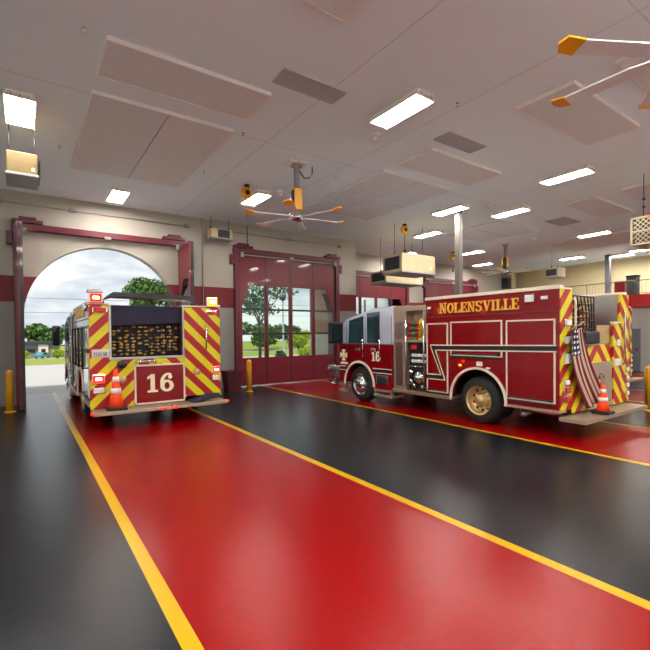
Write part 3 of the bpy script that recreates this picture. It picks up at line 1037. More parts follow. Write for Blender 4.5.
def engine(loc, kind):
    """kind 'net': rear hose bed netted full width with a number panel; 'open': open rear with plate door"""
    r = empty('fire_engine', loc)
    H = 2.655 if kind == 'open' else 2.56
    # --- body side panels with wheel arch, bulkheads, roof
    def side_poly():
        pts = [(0, 0.5), (1.06, 0.5)]
        pts += [(y, z) for y, z in arc(1.68, 0.5, 0.62, 180, 0, 24)][1:-1]
        pts += [(2.30, 0.5), (3.06, 0.5), (3.06, H), (0, H)]
        return pts
    b = MB()
    b.ext([(0, y, z) for y, z in side_poly()], (0.07, 0, 0))
    b.ext([(EW, y, z) for y, z in side_poly()], (-0.07, 0, 0))
    b.box(0.07, EW - 0.07, 2.96, 3.06, 0.62, H)                       # front bulkhead
    if kind == 'net':
        b.box(0.07, 0.4, 0.0, 2.96, 1.2, H); b.box(1.9, EW - 0.07, 0.0, 2.96, 1.2, H)
        b.box(0.4, 1.9, 0.02, 2.96, 1.2, 1.42)
        b.box(0.4, 1.9, 0.7, 2.96, 1.42, 2.35)
    else:
        b.box(0.07, 0.42, 0.0, 2.96, 1.2, H); b.box(2.36, EW - 0.07, 0.0, 2.96, 1.2, H)
        b.box(0.42, 2.36, 0.02, 2.96, 1.2, 1.62)
        b.box(0.42, 2.36, 1.6, 2.96, 1.62, 2.35)
    b.box(0.07, EW - 0.07, 0.02, 0.95, 0.5, 1.2)
    b.box(0.07, EW - 0.07, 2.42, 2.96, 0.5, 1.2)
    b.build('body', 'fire_red', r)
    q = MB()                                                          # black wheel-well liner
    q.box(0.08, EW - 0.08, 0.95, 0.97, 0.5, 1.2); q.box(0.08, EW - 0.08, 2.39, 2.42, 0.5, 1.2)
    q.box(0.08, EW - 0.08, 0.97, 2.39, 1.17, 1.2); q.box(0.62, EW - 0.62, 1.0, 2.36, 0.55, 1.17)
    q.build('wheel_well', 'black_plastic', r)
    q = MB()
    for x0, x1 in ((-0.02, 0.12), (EW - 0.12, EW + 0.02)):
        q.box(x0, x1, -0.01, 3.07, H, H + 0.065, 0.008)
    if kind == 'open':
        q.box(0.12, 0.42, -0.01, 3.05, H, H + 0.03); q.box(2.36, EW - 0.12, -0.01, 3.05, H, H + 0.03)
    else:
        q.box(0.12, 0.4, -0.01, 3.05, H, H + 0.03); q.box(1.9, EW - 0.12, -0.01, 3.05, H, H + 0.03)
    q.build('top_rail', 'white_trim', r)
    q = MB()                                                          # arch lips
    for x in (-0.035, EW - 0.0):
        a1 = arc(1.68, 0.5, 0.68, 184, -4, 26); a2 = arc(1.68, 0.5, 0.635, -4, 184, 26)
        q.ext([(x, y, z) for y, z in a1 + a2], (0.035, 0, 0))
    q.build('fender_lip', 'white_trim', r)
    # --- compartment doors, each with its pale outline and catch rail
    for (y0, y1, z0, z1) in ((2.42, 3.03, 0.55, 2.12), (1.10, 2.35, 1.40, 2.14), (0.07, 1.02, 0.61, 2.13)):
        q = MB()
        side_box(q, y0 + 0.03, y1 - 0.03, z0 + 0.03, z1 - 0.03, 0.012, bevel=0.004)
        d = q.build('compartment_door', 'silver_paint' if kind == 'net' else 'fire_red', r)  # net kind: silver colour stands for bright sky reflected in the side
        frame_trim(d, y0, y1, z0, z1)
        q = MB()
        side_box(q, y0 + 0.04, y1 - 0.04, z0 - 0.035, z0 - 0.012, 0.03)
        q.tube([(-0.035, y0 + 0.06, z0 + 0.045), (-0.035, y1 - 0.06, z0 + 0.045)], 0.012, 6)
        for yy in (y0 + 0.07, y1 - 0.07):
            q.box(-0.05, 0.0, yy - 0.025, yy + 0.025, z0 + 0.025, z0 + 0.07, 0.006)
        q.build('latch_rail', 'black_metal', d)
    q = MB()
    side_box(q, 0.0, 3.06, 2.255, 2.275, 0.008)
    q.build('body_crease', 'steel_red', r)
    # --- stripe: black band between thin pale lines, with the Z kick by the front wheel
    q = MB(); k = MB()
    def strip(p0, p1, hw, mb, d):
        # mb polygon between p0,p1 (y,z) with half height hw (vertical)
        mb.ext([(-d, p0[0], p0[1] - hw), (-d, p1[0], p1[1] - hw), (-d, p1[0], p1[1] + hw), (-d, p0[0], p0[1] + hw)], (d, 0, 0))
    strip((0.05, 1.6), (2.9, 1.56), 0.045, q, 0.021)
    q.ext([(-0.021, 2.9, 1.605), (-0.021, 2.78, 1.515), (-0.021, 2.52, 0.86), (-0.021, 2.60, 0.95)], (0.02, 0, 0))
    q.ext([(-0.021, 2.52, 0.86), (-0.021, 3.03, 0.85), (-0.021, 3.03, 0.94), (-0.021, 2.60, 0.95)], (0.02, 0, 0))
    for dz in (-0.055, 0.055):
        strip((0.05, 1.6 + dz), (2.82 + dz * 1.6, 1.562 + dz), 0.011, k, 0.023)
    k.ext([(-0.023, 2.93, 1.62), (-0.023, 2.905, 1.61), (-0.023, 2.6, 0.955), (-0.023, 2.625, 0.955)], (0.02, 0, 0))
    k.ext([(-0.023, 2.78, 1.51), (-0.023, 2.76, 1.51), (-0.023, 2.49, 0.845), (-0.023, 2.515, 0.845)], (0.02, 0, 0))
    strip((2.6, 0.955), (3.03, 0.95), 0.01, k, 0.023); strip((2.5, 0.845), (3.03, 0.84), 0.01, k, 0.023)
    q.build('side_stripe', 'stripe_black', r)
    k.build('stripe_edging', 'white_trim', r)
    # --- name along the top of the side
    lettering('NOLENSVILLE', 0.215, 1.92, lambda u, v: (-0.012, 2.655 - u, 2.335 + v), (0.012, 0, 0), 'side_lettering', 'gold_leaf', r, 1.08)
    for (yy, zz, hw, hh) in ((0.53, 2.52, 0.095, 0.085), (2.93, 2.47, 0.06, 0.035), (0.25, 2.51, 0.07, 0.04)):
        q = MB().box(-0.05, 0.0, yy - hw, yy + hw, zz - hh, zz + hh, 0.02).build('side_lamp', 'chrome', r)
        MB().box(-0.06, -0.03, yy - hw * 0.8, yy + hw * 0.8, zz - hh * 0.75, zz + hh * 0.75, 0.02).build('lens', 'gauge_white', q)
    for (yy, zz, hw, hh, mm) in ((1.62, 1.25, 0.07, 0.045, 'gauge_white'), (1.42, 1.17, 0.045, 0.02, 'gauge_white'), (2.1, 1.2, 0.03, 0.018, 'beacon_amber'), (2.02, 1.29, 0.02, 0.015, 'beacon_red')):
        MB().box(-0.018, 0.0, yy - hw, yy + hw, zz - hh, zz + hh, 0.006).build('side_marker', mm, r)
    # --- sills, chassis
    q = MB()
    for x0, x1 in ((-0.03, 0.25), (EW - 0.25, EW + 0.03)):
        q.box(x0, x1, 0.0, 1.06, 0.45, 0.5, 0.008); q.box(x0, x1, 2.32, 4.16, 0.42, 0.5, 0.008)
    q.build('running_board', 'diamond_plate', r)
    q = MB()
    for x in (0.85, 1.75):
        q.box(x, x + 0.1, 0.1, 6.5, 0.52, 0.75)
    for y in (1.68, 5.52):
        q.tube([(0.3, y, 0.485), (EW - 0.3, y, 0.485)], 0.08, 10)
    q.box(1.0, 1.7, 1.4, 1.9, 0.35, 0.65, 0.08)
    q.box(0.8, 1.9, 4.3, 6.2, 0.4, 0.8)
    q.build('chassis', 'chassis', r)
    q = MB()
    q.tube([(0.35, 0.2, 0.4), (0.35, 0.9, 0.4)], 0.07, 12)
    q.tube([(0.1, 0.75, 0.33), (0.45, 0.78, 0.33)], 0.06, 12)
    q.build('exhaust_pipe', 'aluminium', r)
    wheel(r, 1.68, True)
    wheel(r, 5.52, False)
    # --- pump section between body and cab
    q = MB()
    q.box(0.0, EW, 3.70, 4.14, 0.5, 2.58, 0.006)
    q.box(0.28, EW - 0.28, 3.06, 3.70, 0.5, 2.5)
    q.box(0.0, EW, 3.06, 3.12, 1.72, 2.5); q.box(0.0, EW, 3.06, 3.70, 2.44, 2.56, 0.006)
    q.box(0.0, 0.3, 3.10, 3.70, 1.68, 1.74)
    pm = q.build('pump_house', 'diamond_plate', r)
    q = MB(); side_box(q, 3.80, 4.06, 0.6, 1.7, 0.014, bevel=0.004)
    side_box(q, 3.80, 4.06, 1.78, 2.2, 0.014, bevel=0.004); q.build('pump_panel', 'aluminium', r)
    q = MB(); q.box(0.10, 0.28, 3.08, 3.68, 0.55, 1.68); pp = q.build('gauge_panel', 'black_metal', r)
    for j, z in enumerate((1.36, 1.22)):
        for i in range(5):
            y = 3.16 + i * 0.1
            MB().lathe([(0.042, 0), (0.042, -0.03), (0.034, -0.034), (0, -0.034)], (0.10, y, z), 'X', 16).build('gauge', 'gauge_white', pp)
    q = MB()
    for i in range(6):
        y = 3.14 + i * 0.095
        q.tube([(0.1, y, 1.06), (0.02, y, 1.09)], 0.012, 6); q.ball((0.0, y, 1.1), 0.026, sub=1)
    q.build('valve_lever', 'chrome', pp)
    MB().box(0.06, 0.11, 3.42, 3.6, 1.5, 1.62, 0.01).build('control_head', 'hose_red', pp)
    MB().lathe([(0.14, 0), (0.14, -0.1), (0.12, -0.13), (0.05, -0.14), (0.05, -0.2), (0, -0.2)], (0.10, 3.3, 0.84), 'X', 24).build('intake_cap', 'chrome', pp)
    for (y, z, rr) in ((3.56, 0.95, 0.065), (3.56, 0.72, 0.065), (3.2, 0.62, 0.05), (3.45, 0.64, 0.045)):
        MB().lathe([(rr, 0), (rr, -0.1), (rr * 0.8, -0.12), (0, -0.12)], (0.10, y, z), 'X', 18).build('discharge_cap', 'chrome', pp)
    for (y0, y1, mm) in ((3.16, 3.34, 'hose_yellow'), (3.36, 3.45, 'hose_red'), (3.46, 3.56, 'hose_green'), (3.57, 3.66, 'hose_red')):
        q = MB(); z = 1.77
        while z < 2.2:
            n = 0.03
            q.tube([(0.28, (y0 + y1) / 2, z), (0.05, (y0 + y1) / 2, z), ], (y1 - y0) * 0.5, 8)
            z += 0.075 if mm == 'hose_yellow' else 0.12
        q.build('crosslay_hose', mm, r)
    for y in (3.09, 3.66):
        q = MB().tube([(-0.05, y, 0.6), (-0.05, y, 2.45)], 0.018, 8)
        for z in (0.62, 1.5, 2.43):
            q.tube([(-0.05, y, z), (0.02, y, z)], 0.014, 6)
        q.build('grab_rail', 'chrome', r)
    # --- cab
    cab = [(4.16, 0.42), (4.9, 0.42)] + [(y, z) for y, z in arc(5.52, 0.48, 0.58, 180, 0, 20)][1:-1] + [(6.12, 0.5), (6.4, 0.5), (6.42, 1.6), (4.16, 1.6)]
    c = MB()
    for xa, d in ((0.0, 0.6), (EW, -0.6)):
        c.ext([(xa, y, z) for y, z in cab], (d, 0, 0))
    c.box(0.6, EW - 0.6, 4.16, 6.4, 0.8, 1.6)
    cb = c.build('cab', 'fire_red', r)
    up = [(4.16, 1.6), (6.42, 1.6), (6.20, 2.24), (6.12, 2.32), (5.9, 2.37), (5.3, 2.50), (4.9, 2.55), (4.16, 2.6)]
    c = MB().ext([(0.0, y, z) for y, z in up], (EW, 0, 0))
    cr = c.build('cab_roof', 'silver_paint', r)
    bv = cr.modifiers.new('soft', 'BEVEL'); bv.width = 0.04; bv.segments = 3
    def pane(pts, name='cab_window'):
        q = MB().ext([(-0.006, y, z) for y, z in pts], (0.012, 0, 0))
        g = q.build(name, 'tinted_glass', r)
        k = MB()
        ring_ = pts + [pts[0]]
        k.tube([(-0.008, y, z) for y, z in ring_], 0.012, 6)
        k.build('window_seal', 'black_plastic', g)
    pane([(4.66, 1.66), (5.15, 1.66), (5.15, 2.45), (4.66, 2.47)])
    pane([(5.32, 1.64), (5.97, 1.64), (5.93, 2.27), (5.32, 2.38)])
    q = MB()                                                          # grille, windscreen and lamps of the nose
    q.ext([(0.18, 6.43, 1.68), (EW - 0.18, 6.43, 1.68), (EW - 0.24, 6.25, 2.22), (0.24, 6.25, 2.22)], (0, 0.015, 0.006))
    q.build('windscreen', 'tinted_glass', r)
    MB().box(0.75, EW - 0.75, 6.41, 6.46, 0.85, 1.5, 0.02).build('grille', 'chrome', r)
    for x in (0.35, EW - 0.35):
        lampb = MB().box(x - 0.22, x + 0.22, 6.4, 6.47, 0.95, 1.2, 0.03).build('headlamp', 'chrome', r)
        MB().box(x - 0.18, x + 0.18, 6.46, 6.485, 0.98, 1.17, 0.02).build('lens', 'gauge_white', lampb)
    q = MB()
    for y in (4.2, 5.23, 6.08):
        q.box(-0.004, 0.002, y - 0.006, y + 0.006, 0.6, 2.35)
    q.box(-0.004, 0.002, 4.2, 6.08, 1.595, 1.607)
    q.build('door_seam', 'black_metal', r)
    for (y, z0) in ((4.62, 1.25), (5.3, 1.25)):
        q = MB().tube([(-0.05, y, z0), (-0.05, y, z0 + 0.5)], 0.014, 8)
        for z in (z0 + 0.02, z0 + 0.48):
            q.tube([(-0.05, y, z), (0.01, y, z)], 0.012, 6)
        q.build('grab_handle', 'chrome', r)
    for y in (4.9, 5.55):
        MB().box(-0.035, 0.0, y - 0.09, y + 0.09, 1.4, 1.5, 0.015).build('door_handle', 'chrome', r)
    q = MB()
    side_box(q, 4.2, 4.93, 0.86, 0.94, 0.012); side_box(q, 6.12, 6.4, 0.86, 0.94, 0.012)
    q.build('cab_stripe', 'stripe_black', r)
    q = MB()
    for z in (0.84, 0.95):
        side_box(q, 4.2, 4.93, z, z + 0.022, 0.014); side_box(q, 6.12, 6.4, z, z + 0.022, 0.014)
    q.build('stripe_edging', 'white_trim', r)
    a1 = arc(5.52, 0.48, 0.66, 182, -2, 26); a2 = arc(5.52, 0.48, 0.605, -2, 182, 26)
    q = MB()
    for x in (-0.03, EW - 0.01):
        q.ext([(x, y, z) for y, z in a1 + a2], (0.04, 0, 0))
    q.build('fender_lip', 'white_trim', r)
    lettering('16', 0.26, 0.36, lambda u, v: (-0.012, 4.98 - u, 1.16 + v), (0.01, 0, 0), 'door_number', 'cream_letter', r)
    # badge on the front door: an eight-armed cross on a pale disc with a banner
    q = MB()
    for kx in range(4):
        a = pi / 2 * kx
        pts = [(0.03, -0.02), (0.15, -0.085), (0.17, 0.0), (0.15, 0.085), (0.03, 0.02)]
        q.ext([(-0.012, 6.22 + (y * cos(a) - z * sin(a)), 1.28 + (y * sin(a) + z * cos(a))) for y, z in pts], (0.01, 0, 0))
    q.lathe([(0.07, 0), (0.07, -0.006), (0, -0.006)], (-0.008, 6.22, 1.28), 'X', 20)
    q.ext([(-0.012, 6.38, 1.02), (-0.012, 6.02, 1.02), (-0.012, 6.06, 1.08), (-0.012, 6.34, 1.08)], (0.01, 0, 0))
    q.build('door_badge', 'cream_letter', r)
    q = MB()
    q.box(-0.02, 0.45, 4.2, 4.9, 0.22, 0.30, 0.01); q.box(-0.02, 0.45, 4.2, 4.9, 0.36, 0.42, 0.01)
    q.box(0.0, 0.1, 4.22, 4.26, 0.22, 0.45); q.box(0.0, 0.1, 4.84, 4.88, 0.22, 0.45)
    q.box(0.02, 0.5, 6.12, 6.5, 0.2, 0.27, 0.01); q.box(0.05, 0.15, 6.2, 6.24, 0.22, 0.6)
    q.build('step', 'diamond_plate', r)
    MB().box(-0.012, 0.0, 4.35, 4.8, 0.55, 0.8, 0.01).build('step_well', 'chrome', r)
    q = MB().box(0.04, EW - 0.04, 6.42, 6.98, 0.55, 0.88, 0.05)
    q.build('front_bumper', 'chrome', r)
    q = MB().box(0.02, EW - 0.02, 6.43, 7.0, 0.88, 0.91, 0.01); q.build('bumper_deck', 'diamond_plate', r)
    q = MB().lathe([(0.05, 0), (0.13, 0.02), (0.17, 0.1), (0.16, 0.22), (0.1, 0.3), (0.04, 0.33), (0, 0.33)], (0.22, 6.93, 0.79), 'Y', 24)
    q.tube([(0.22, 7.0, 0.4), (0.22, 7.0, 0.7)], 0.1, 14); q.tube([(0.22, 7.0, 0.33), (0.22, 7.0, 0.4)], 0.13, 14)
    q.build('siren', 'chrome', r)
    q = MB()
    q.tube([(0.02, 6.3, 2.2), (-0.35, 6.25, 2.22)], 0.022, 8); q.tube([(0.02, 6.3, 1.62), (-0.35, 6.25, 1.62)], 0.022, 8)
    q.build('mirror_arm', 'chrome', r)
    mx0, mx1 = (-0.36, -0.14) if kind == 'net' else (-0.55, -0.08)
    mr = MB().box(mx0, mx1, 6.12, 6.26, 1.62, 2.24, 0.05).build('mirror', 'black_plastic', r)
    MB().box(mx0 + 0.03, mx1 - 0.03, 6.108, 6.122, 1.67, 2.19, 0.004).build('mirror_glass', 'mirror_dark', mr)
    MB().box(0.5, EW - 0.5, 5.3, 5.6, 2.5, 2.62, 0.03).build('light_bar', 'silver_paint', r)
    # --- rear
    q = MB().box(0.0, EW - (0.02 if kind == 'net' else 0.12), -0.5 if kind == 'net' else -0.43, 0.02, 0.32, 0.39, 0.01)
    q.build('tailboard', 'diamond_plate', r)
    def cp(pts, d=0.02):
        return MB().ext([(x, -d, z) for x, z in pts], (0, d, 0)).build('chevron_panel', 'chevron', r)
    if kind == 'net':
        cp([(0, 0.4), (0.37, 0.4), (0.37, H - 0.02), (0, H - 0.02)])
        cp([(1.92, 0.5), (EW, 0.5), (EW, H - 0.02), (1.92, H - 0.02)])
        cp([(0.375, 0.4), (1.915, 0.4), (1.915, 1.4), (0.375, 1.4)])
        # number panel
        p = MB().box(0.86, 1.9, -0.05, -0.015, 0.44, 1.25, 0.01).build('number_panel', 'fire_red', r)
        q = MB()
        for x0, x1, z0, z1 in ((0.84, 1.92, 1.24, 1.275), (0.84, 1.92, 0.41, 0.445), (0.84, 0.875, 0.41, 1.275), (1.885, 1.92, 0.41, 1.275)):
            q.box(x0, x1, -0.058, -0.02, z0, z1)
        q.build('panel_frame', 'white_trim', p)
        lettering('16', 0.40, 0.60, lambda u, v: (1.09 + u, -0.058, 0.66 + v), (0, 0.01, 0), 'number_lettering', 'cream_letter', p)
        # hose bed
        MB().box(0.4, 1.9, 0.45, 0.7, 1.42, 2.45).build('hose_bed', 'black_plastic', r)
        q = hose_folds(0.44, 1.88, 1.46, 2.12, 0.30, 11, 9, 3)
        tag(q.build('folded_hose', 'hose_tan', r), kind='stuff')
        q = MB()
        rows = 14
        pts = lambda z: (0.18 - 0.06 * sin(pi * (z - 1.42) / 1.1))
        q.ext([(0.39, 0.16, 2.12), (1.91, 0.16, 2.2), (1.91, 0.10, H), (0.39, 0.10, H)], (0, 0.03, 0))
        q.box(0.39, 1.91, 0.08, 0.9, H - 0.04, H)
        q.build('bed_cover', 'net_cover', r)
        net(0.40, 1.90, 1.43, 2.2, 0.18, 11, 6, 0.009).build('cargo_net', 'net_strap', r)
        q = MB()
        q.box(0.36, 0.41, -0.02, 0.1, 1.4, H); q.box(1.89, 1.93, -0.02, 0.1, 1.4, H); q.box(0.36, 1.93, -0.035, 0.06, 1.4, 1.45, 0.005)
        q.build('bed_frame', 'aluminium', r)
        q = MB().ext([(0.26, 0.1, H + 0.1), (0.48, 0.1, H + 0.28), (2.16, 0.1, H + 0.26), (2.26, 0.1, H + 0.1), (2.12, 0.1, H + 0.16), (0.5, 0.1, H + 0.18)], (0, 0.5, 0))
        q.tube([(0.3, 0.3, H + 0.1), (0.3, 0.3, H)], 0.03, 8); q.tube([(2.22, 0.3, H + 0.1), (2.22, 0.3, H)], 0.03, 8)
        q.build('hose_bed_hatch', 'black_metal', r)
        lamp(r, 'rear_beacon', 0.13, H + 0.13, 0.25, 0.2, 'beacon_red', -0.02, 0.08, 'beacon_core')
        MB().box(-0.01, 0.27, -0.06, 0.2, H + 0.24, H + 0.3, 0.01).build('beacon_cap', 'aluminium', r)
        lamp(r, 'rear_beacon', EW - 0.2, H + 0.12, 0.26, 0.22, 'beacon_amber', -0.02, 0.08, 'beacon_core')
        lamp(r, 'marker_lamp', 0.2, H - 0.12, 0.28, 0.11, 'tail_red', -0.02, 0.05)
        lamp(r, 'marker_lamp', EW - 0.22, H - 0.13, 0.25, 0.1, 'tail_red', -0.02, 0.05)
        lamp(r, 'tail_lamp', 0.15, 1.02, 0.24, 0.19, 'beacon_red', -0.02, 0.07, 'beacon_core')
        lamp(r, 'tail_lamp', EW - 0.12, 1.08, 0.18, 0.17, 'beacon_red', -0.02, 0.07, 'beacon_core')
        lamp(r, 'reverse_lamp', 0.16, 0.78, 0.24, 0.12, 'gauge_white', -0.02, 0.05)
        lamp(r, 'reverse_lamp', EW - 0.13, 0.88, 0.18, 0.12, 'gauge_white', -0.02, 0.05)
        pl = MB().box(0.04, 0.36, -0.032, -0.02, 1.46, 1.63, 0.004).build('licence_plate', 'plate_white', r)
        lettering('2242 06', 0.085, 0.26, lambda u, v: (0.07 + u, -0.036, 1.485 + v), (0, 0.005, 0), 'plate_lettering', 'ink', pl)
        MB().lathe([(0.09, 0), (0.09, -0.06), (0.07, -0.08), (0, -0.08)], (0.6, -0.02, 1.3), 'Y', 20).build('hose_cap', 'black_metal', r)
        MB().lathe([(0.085, 0), (0.085, -0.02), (0.05, -0.03), (0, -0.03)], (0.6, -0.02, 0.98), 'Y', 20).build('badge_disc', 'bronze_alloy', r)
        MB().lathe([(0.085, 0), (0.085, -0.02), (0.05, -0.03), (0, -0.03)], (2.2, -0.02, 1.05), 'Y', 6).build('badge_disc', 'bronze_alloy', r)
        q = MB().tube([(0.86, -0.05, 1.33), (1.0, -0.07, 1.35), (1.2, -0.07, 1.345), (1.3, -0.05, 1.32)], 0.03, 8); q.build('grab_handle', 'chrome', r)
        q = MB().tube([(2.42, -0.03, 1.55), (2.42, -0.08, 1.58), (2.42, -0.08, 2.1), (2.42, -0.03, 2.13)], 0.02, 8); q.build('grab_handle', 'chrome', r)
        q = MB()
        for i, x in enumerate((1.28, 1.42, 1.58)):
            q.box(x - 0.03, x + 0.03, -0.515, -0.5, 0.34, 0.37)
        q.build('tailboard_lamp', 'beacon_red', r)
        MB().box(-0.03, 0.03, -0.42, -0.36, 0.34, 0.38, 0.01).build('corner_lamp', 'beacon_red', r)
        MB().box(EW - 0.02, EW + 0.03, -0.45, -0.39, 0.35, 0.39, 0.01).build('corner_lamp', 'beacon_red', r)
        # handrails and gear along the left side
        for y in (0.55, 1.3, 2.0, 2.7):
            q = MB().tube([(-0.07, y, 1.2), (-0.07, y, 2.1)], 0.022, 8)
            for z in (1.22, 2.08):
                q.tube([(-0.07, y, z), (0.01, y, z)], 0.018, 6)
            q.build('side_rail', 'black_metal', r)
    else:
        cp([(0, 0.5), (0.4, 0.5), (0.4, H - 0.0), (0, H - 0.0)])
        q = MB().ext([(2.0, -0.07, 0.42), (2.36, -0.07, 0.42), (2.36, -0.07, 2.06), (2.0, -0.07, 2.06)], (0, 0.05, 0)); q.build('chevron_panel', 'chevron', r)
        q = MB().ext([(2.37, -0.05, 0.42), (EW, -0.05, 0.42), (EW, -0.05, H), (2.37, -0.05, H)], (0, 0.05, 0)); q.build('chevron_panel', 'chevron', r)
        cp([(0.405, 1.3), (1.995, 1.3), (1.995, 1.64), (0.405, 1.64)])
        cp([(0.405, 0.42), (0.92, 0.42), (0.92, 1.295), (0.405, 1.295)])
        d = MB().box(0.93, 1.99, -0.05, 0.0, 0.42, 1.3, 0.008).build('rear_door', 'diamond_plate', r)
        q = MB()
        q.lathe([(0.15, 0), (0.15, -0.006), (0, -0.006)], (1.5, -0.05, 0.93), 'Y', 28)
        q.build('door_emblem', 'ink', d)
        q = MB()
        for kx in range(4):
            a = pi / 2 * kx
            pts = [(0.02, -0.02), (0.12, -0.06), (0.13, 0.0), (0.12, 0.06), (0.02, 0.02)]
            q.ext([(1.5 + x * cos(a) - z * sin(a), -0.06, 0.93 + x * sin(a) + z * cos(a)) for x, z in pts], (0, 0.005, 0))
        q.build('emblem_cross', 'bronze_alloy', d)
        for x in (1.06, 1.8):
            MB().box(x - 0.06, x + 0.06, -0.075, -0.05, 0.5, 0.54, 0.01).build('door_latch', 'chrome', d)
        # hose bed cavity with netted hose pack on the left
        q = MB()
        q.box(2.33, 2.365, 0.0, 1.6, 1.62, H); q.box(0.415, 0.45, 0.0, 1.6, 1.62, H)
        q.box(0.42, 2.36, 0.0, 1.6, 1.62, 1.65); q.box(0.42, 2.36, 1.56, 1.62, 1.62, H)
        q.build('hose_bed', 'aluminium', r)
        tag(hose_folds(0.48, 1.4, 1.9, 2.54, 0.12, 5, 8, 5).build('folded_hose', 'hose_tan', r), kind='stuff')
        MB().box(0.46, 1.4, 0.26, 1.5, 1.66, 2.5, 0.06).build('hose_stack', 'net_strap', r)
        q = net(0.46, 1.42, 1.64, 2.56, 0.05, 7, 6, 0.013)
        q.build('cargo_net', 'net_strap', r)
        MB().box(1.42, 1.78, 0.3, 1.5, 1.66, 2.4, 0.08).build('hose_roll', 'bin_maroon', r)
        MB().box(0.7, 1.3, -0.12, 0.05, 1.66, 1.9, 0.04).build('strap_bag', 'black_plastic', r)
        q = MB().box(1.4, 1.98, -0.01, 0.02, 1.66, 2.02); q.build('bed_gate', 'bronze_alloy', r)
        q = MB().tube([(0.44, -0.03, 1.6), (0.44, -0.06, 1.7), (0.44, -0.06, 2.45), (0.44, -0.03, 2.5)], 0.02, 8); q.build('grab_handle', 'white_trim', r)
        q = MB().tube([(2.46, -0.06, 1.2), (2.46, -0.1, 1.25), (2.46, -0.1, 2.3), (2.46, -0.06, 2.35)], 0.02, 8); q.build('grab_handle', 'chrome', r)
        q = MB().box(2.0, 2.34, -0.08, 0.0, 2.06, 2.09, 0.005); q.build('ledge', 'white_paint', r)
        for (x, z, w_, h_) in ((0.2, 2.06, 0.2, 0.12), (0.2, 1.75, 0.2, 0.16), (0.2, 1.42, 0.2, 0.22), (0.16, 1.0, 0.14, 0.1)):
            lamp(r, 'rear_lamp', x, z, w_, h_, 'gauge_white', -0.02, 0.06)
        for (x, z) in ((0.17, 0.86), (0.17, 0.7)):
            lamp(r, 'tail_lamp', x, z, 0.17, 0.13, 'tail_red', -0.02, 0.06)
        for z in (1.1, 0.93, 0.77, 0.6):
            lamp(r, 'rear_lamp', 2.66, z, 0.13, 0.1, 'gauge_white', -0.05, 0.05)
        lamp(r, 'rear_lamp', 2.2, 1.66, 0.12, 0.16, 'gauge_white', -0.07, 0.03)
        MB().box(2.02, 2.3, -0.09, -0.07, 1.2, 1.34, 0.004).build('licence_plate', 'plate_white', r)
    return r

E1 = tag(engine((1.09, 9.95, 0), 'net'), 'red fire engine standing in the open arched doorway, number 16 and chevrons on its rear', 'fire engine', 'red fire engines')
E2 = tag(engine((7.7, 3.81, 0), 'open'), 'large red fire engine seen from its side with gold lettering', 'fire engine', 'red fire engines')
E3 = copy_tree(E2); E3.location = (13.65, 5.85, 0)
tag(E3, 'fire engine mostly hidden behind the large lettered one, rear chevrons just showing', 'fire engine', 'red fire engines')

# ------------------------------------------------------------------ cones and flag standing on the tailboards
def cone(x, y, z, h, label, k=1.0):
    r = empty('traffic_cone', (x, y, z))
    MB().box(-0.19 * k, 0.19 * k, -0.19 * k, 0.19 * k, 0, 0.05, 0.015).build('base', 'black_plastic', r)
    R = lambda t: (0.145 - 0.115 * t) * k
    MB().lathe([(R(t), 0.05 + t * (h - 0.05)) for t in (0, 0.25, 0.5, 0.75, 1.0)] + [(0, h)], (0, 0, 0), seg=28).build('cone_body', 'cone_orange', r)
    for a, b in ((0.36, 0.5), (0.66, 0.8)):
        MB().lathe([(R(a) + 0.004, 0.05 + a * (h - 0.05)), (R(b) + 0.004, 0.05 + b * (h - 0.05))], (0, 0, 0), seg=28).build('reflective_collar', 'reflective_white', r)
    tag(r, label, 'cone', 'orange traffic cones')
cone(1.53, 9.68, 0.392, 0.84, 'orange traffic cone on the left of the tailboard below the licence plate')
cone(8.66, 3.51, 0.392, 0.55, 'orange traffic cone on the tailboard beside the hanging flag', 0.78)

def flag():
    r = empty('flag', (7.98, 3.7, 1.95))
    me = bpy.data.meshes.new('cloth')
    bm = bmesh.new()
    uvl = bm.loops.layers.uv.new('UVMap')
    nu, nv = 24, 40
    grid = []
    for j in range(nv + 1):
        v = j / nv
        row = []
        for i in range(nu + 1):
            u = i / nu
            lx = -0.06 + 0.52 * v ** 1.3 - 0.2 * sin(pi * v ** 0.8)
            rx = 0.22 + 0.9 * v - 0.1 * sin(pi * v)
            x = lx + (rx - lx) * u
            z = -1.47 * v - 0.0 * u + 0.14 * u * v
            y = -0.045 + 0.03 * sin(u * 15 + 2.2 * v) * (0.5 + 0.5 * v)
            row.append((bm.verts.new((x, y, z)), u, v))
        grid.append(row)
    for j in range(nv):
        for i in range(nu):
            q = (grid[j][i], grid[j + 1][i], grid[j + 1][i + 1], grid[j][i + 1])
            f = bm.faces.new([a[0] for a in q]); f.smooth = True
            for lp, a in zip(f.loops, q):
                lp[uvl].uv = (a[1], a[2])
    bm.to_mesh(me); bm.free()
    me.materials.append(M['flag_cloth'])
    o = bpy.data.objects.new('cloth', me); COL.objects.link(o); o.parent = r
    sd = o.modifiers.new('thick', 'SOLIDIFY'); sd.thickness = 0.006
    MB().tube([(-0.06, 0.07, -0.06), (0.04, 0.0, 0.03), (0.24, -0.06, 0.12)], 0.016, 8).build('staff', 'flag_pole', r)
    tag(r, 'striped and starred flag draped from the rear of the lettered fire engine', 'flag')
flag()
# coiled gear on the tailboard of the engine in the doorway
q = MB()
for i in range(4):
    a0 = 0.1 * i
    q.tube([(3.2 + 0.16 * cos(t * 0.5 + a0) + 0.12 * i, 9.66 + 0.1 * sin(t * 0.5 + a0), 0.43 + 0.03 * i) for t in range(13)], 0.03, 7)
tag(q.build('coiled_strap', 'net_cover', None), 'dark coiled strap lying on the right end of the tailboard under the chevrons', 'strap')
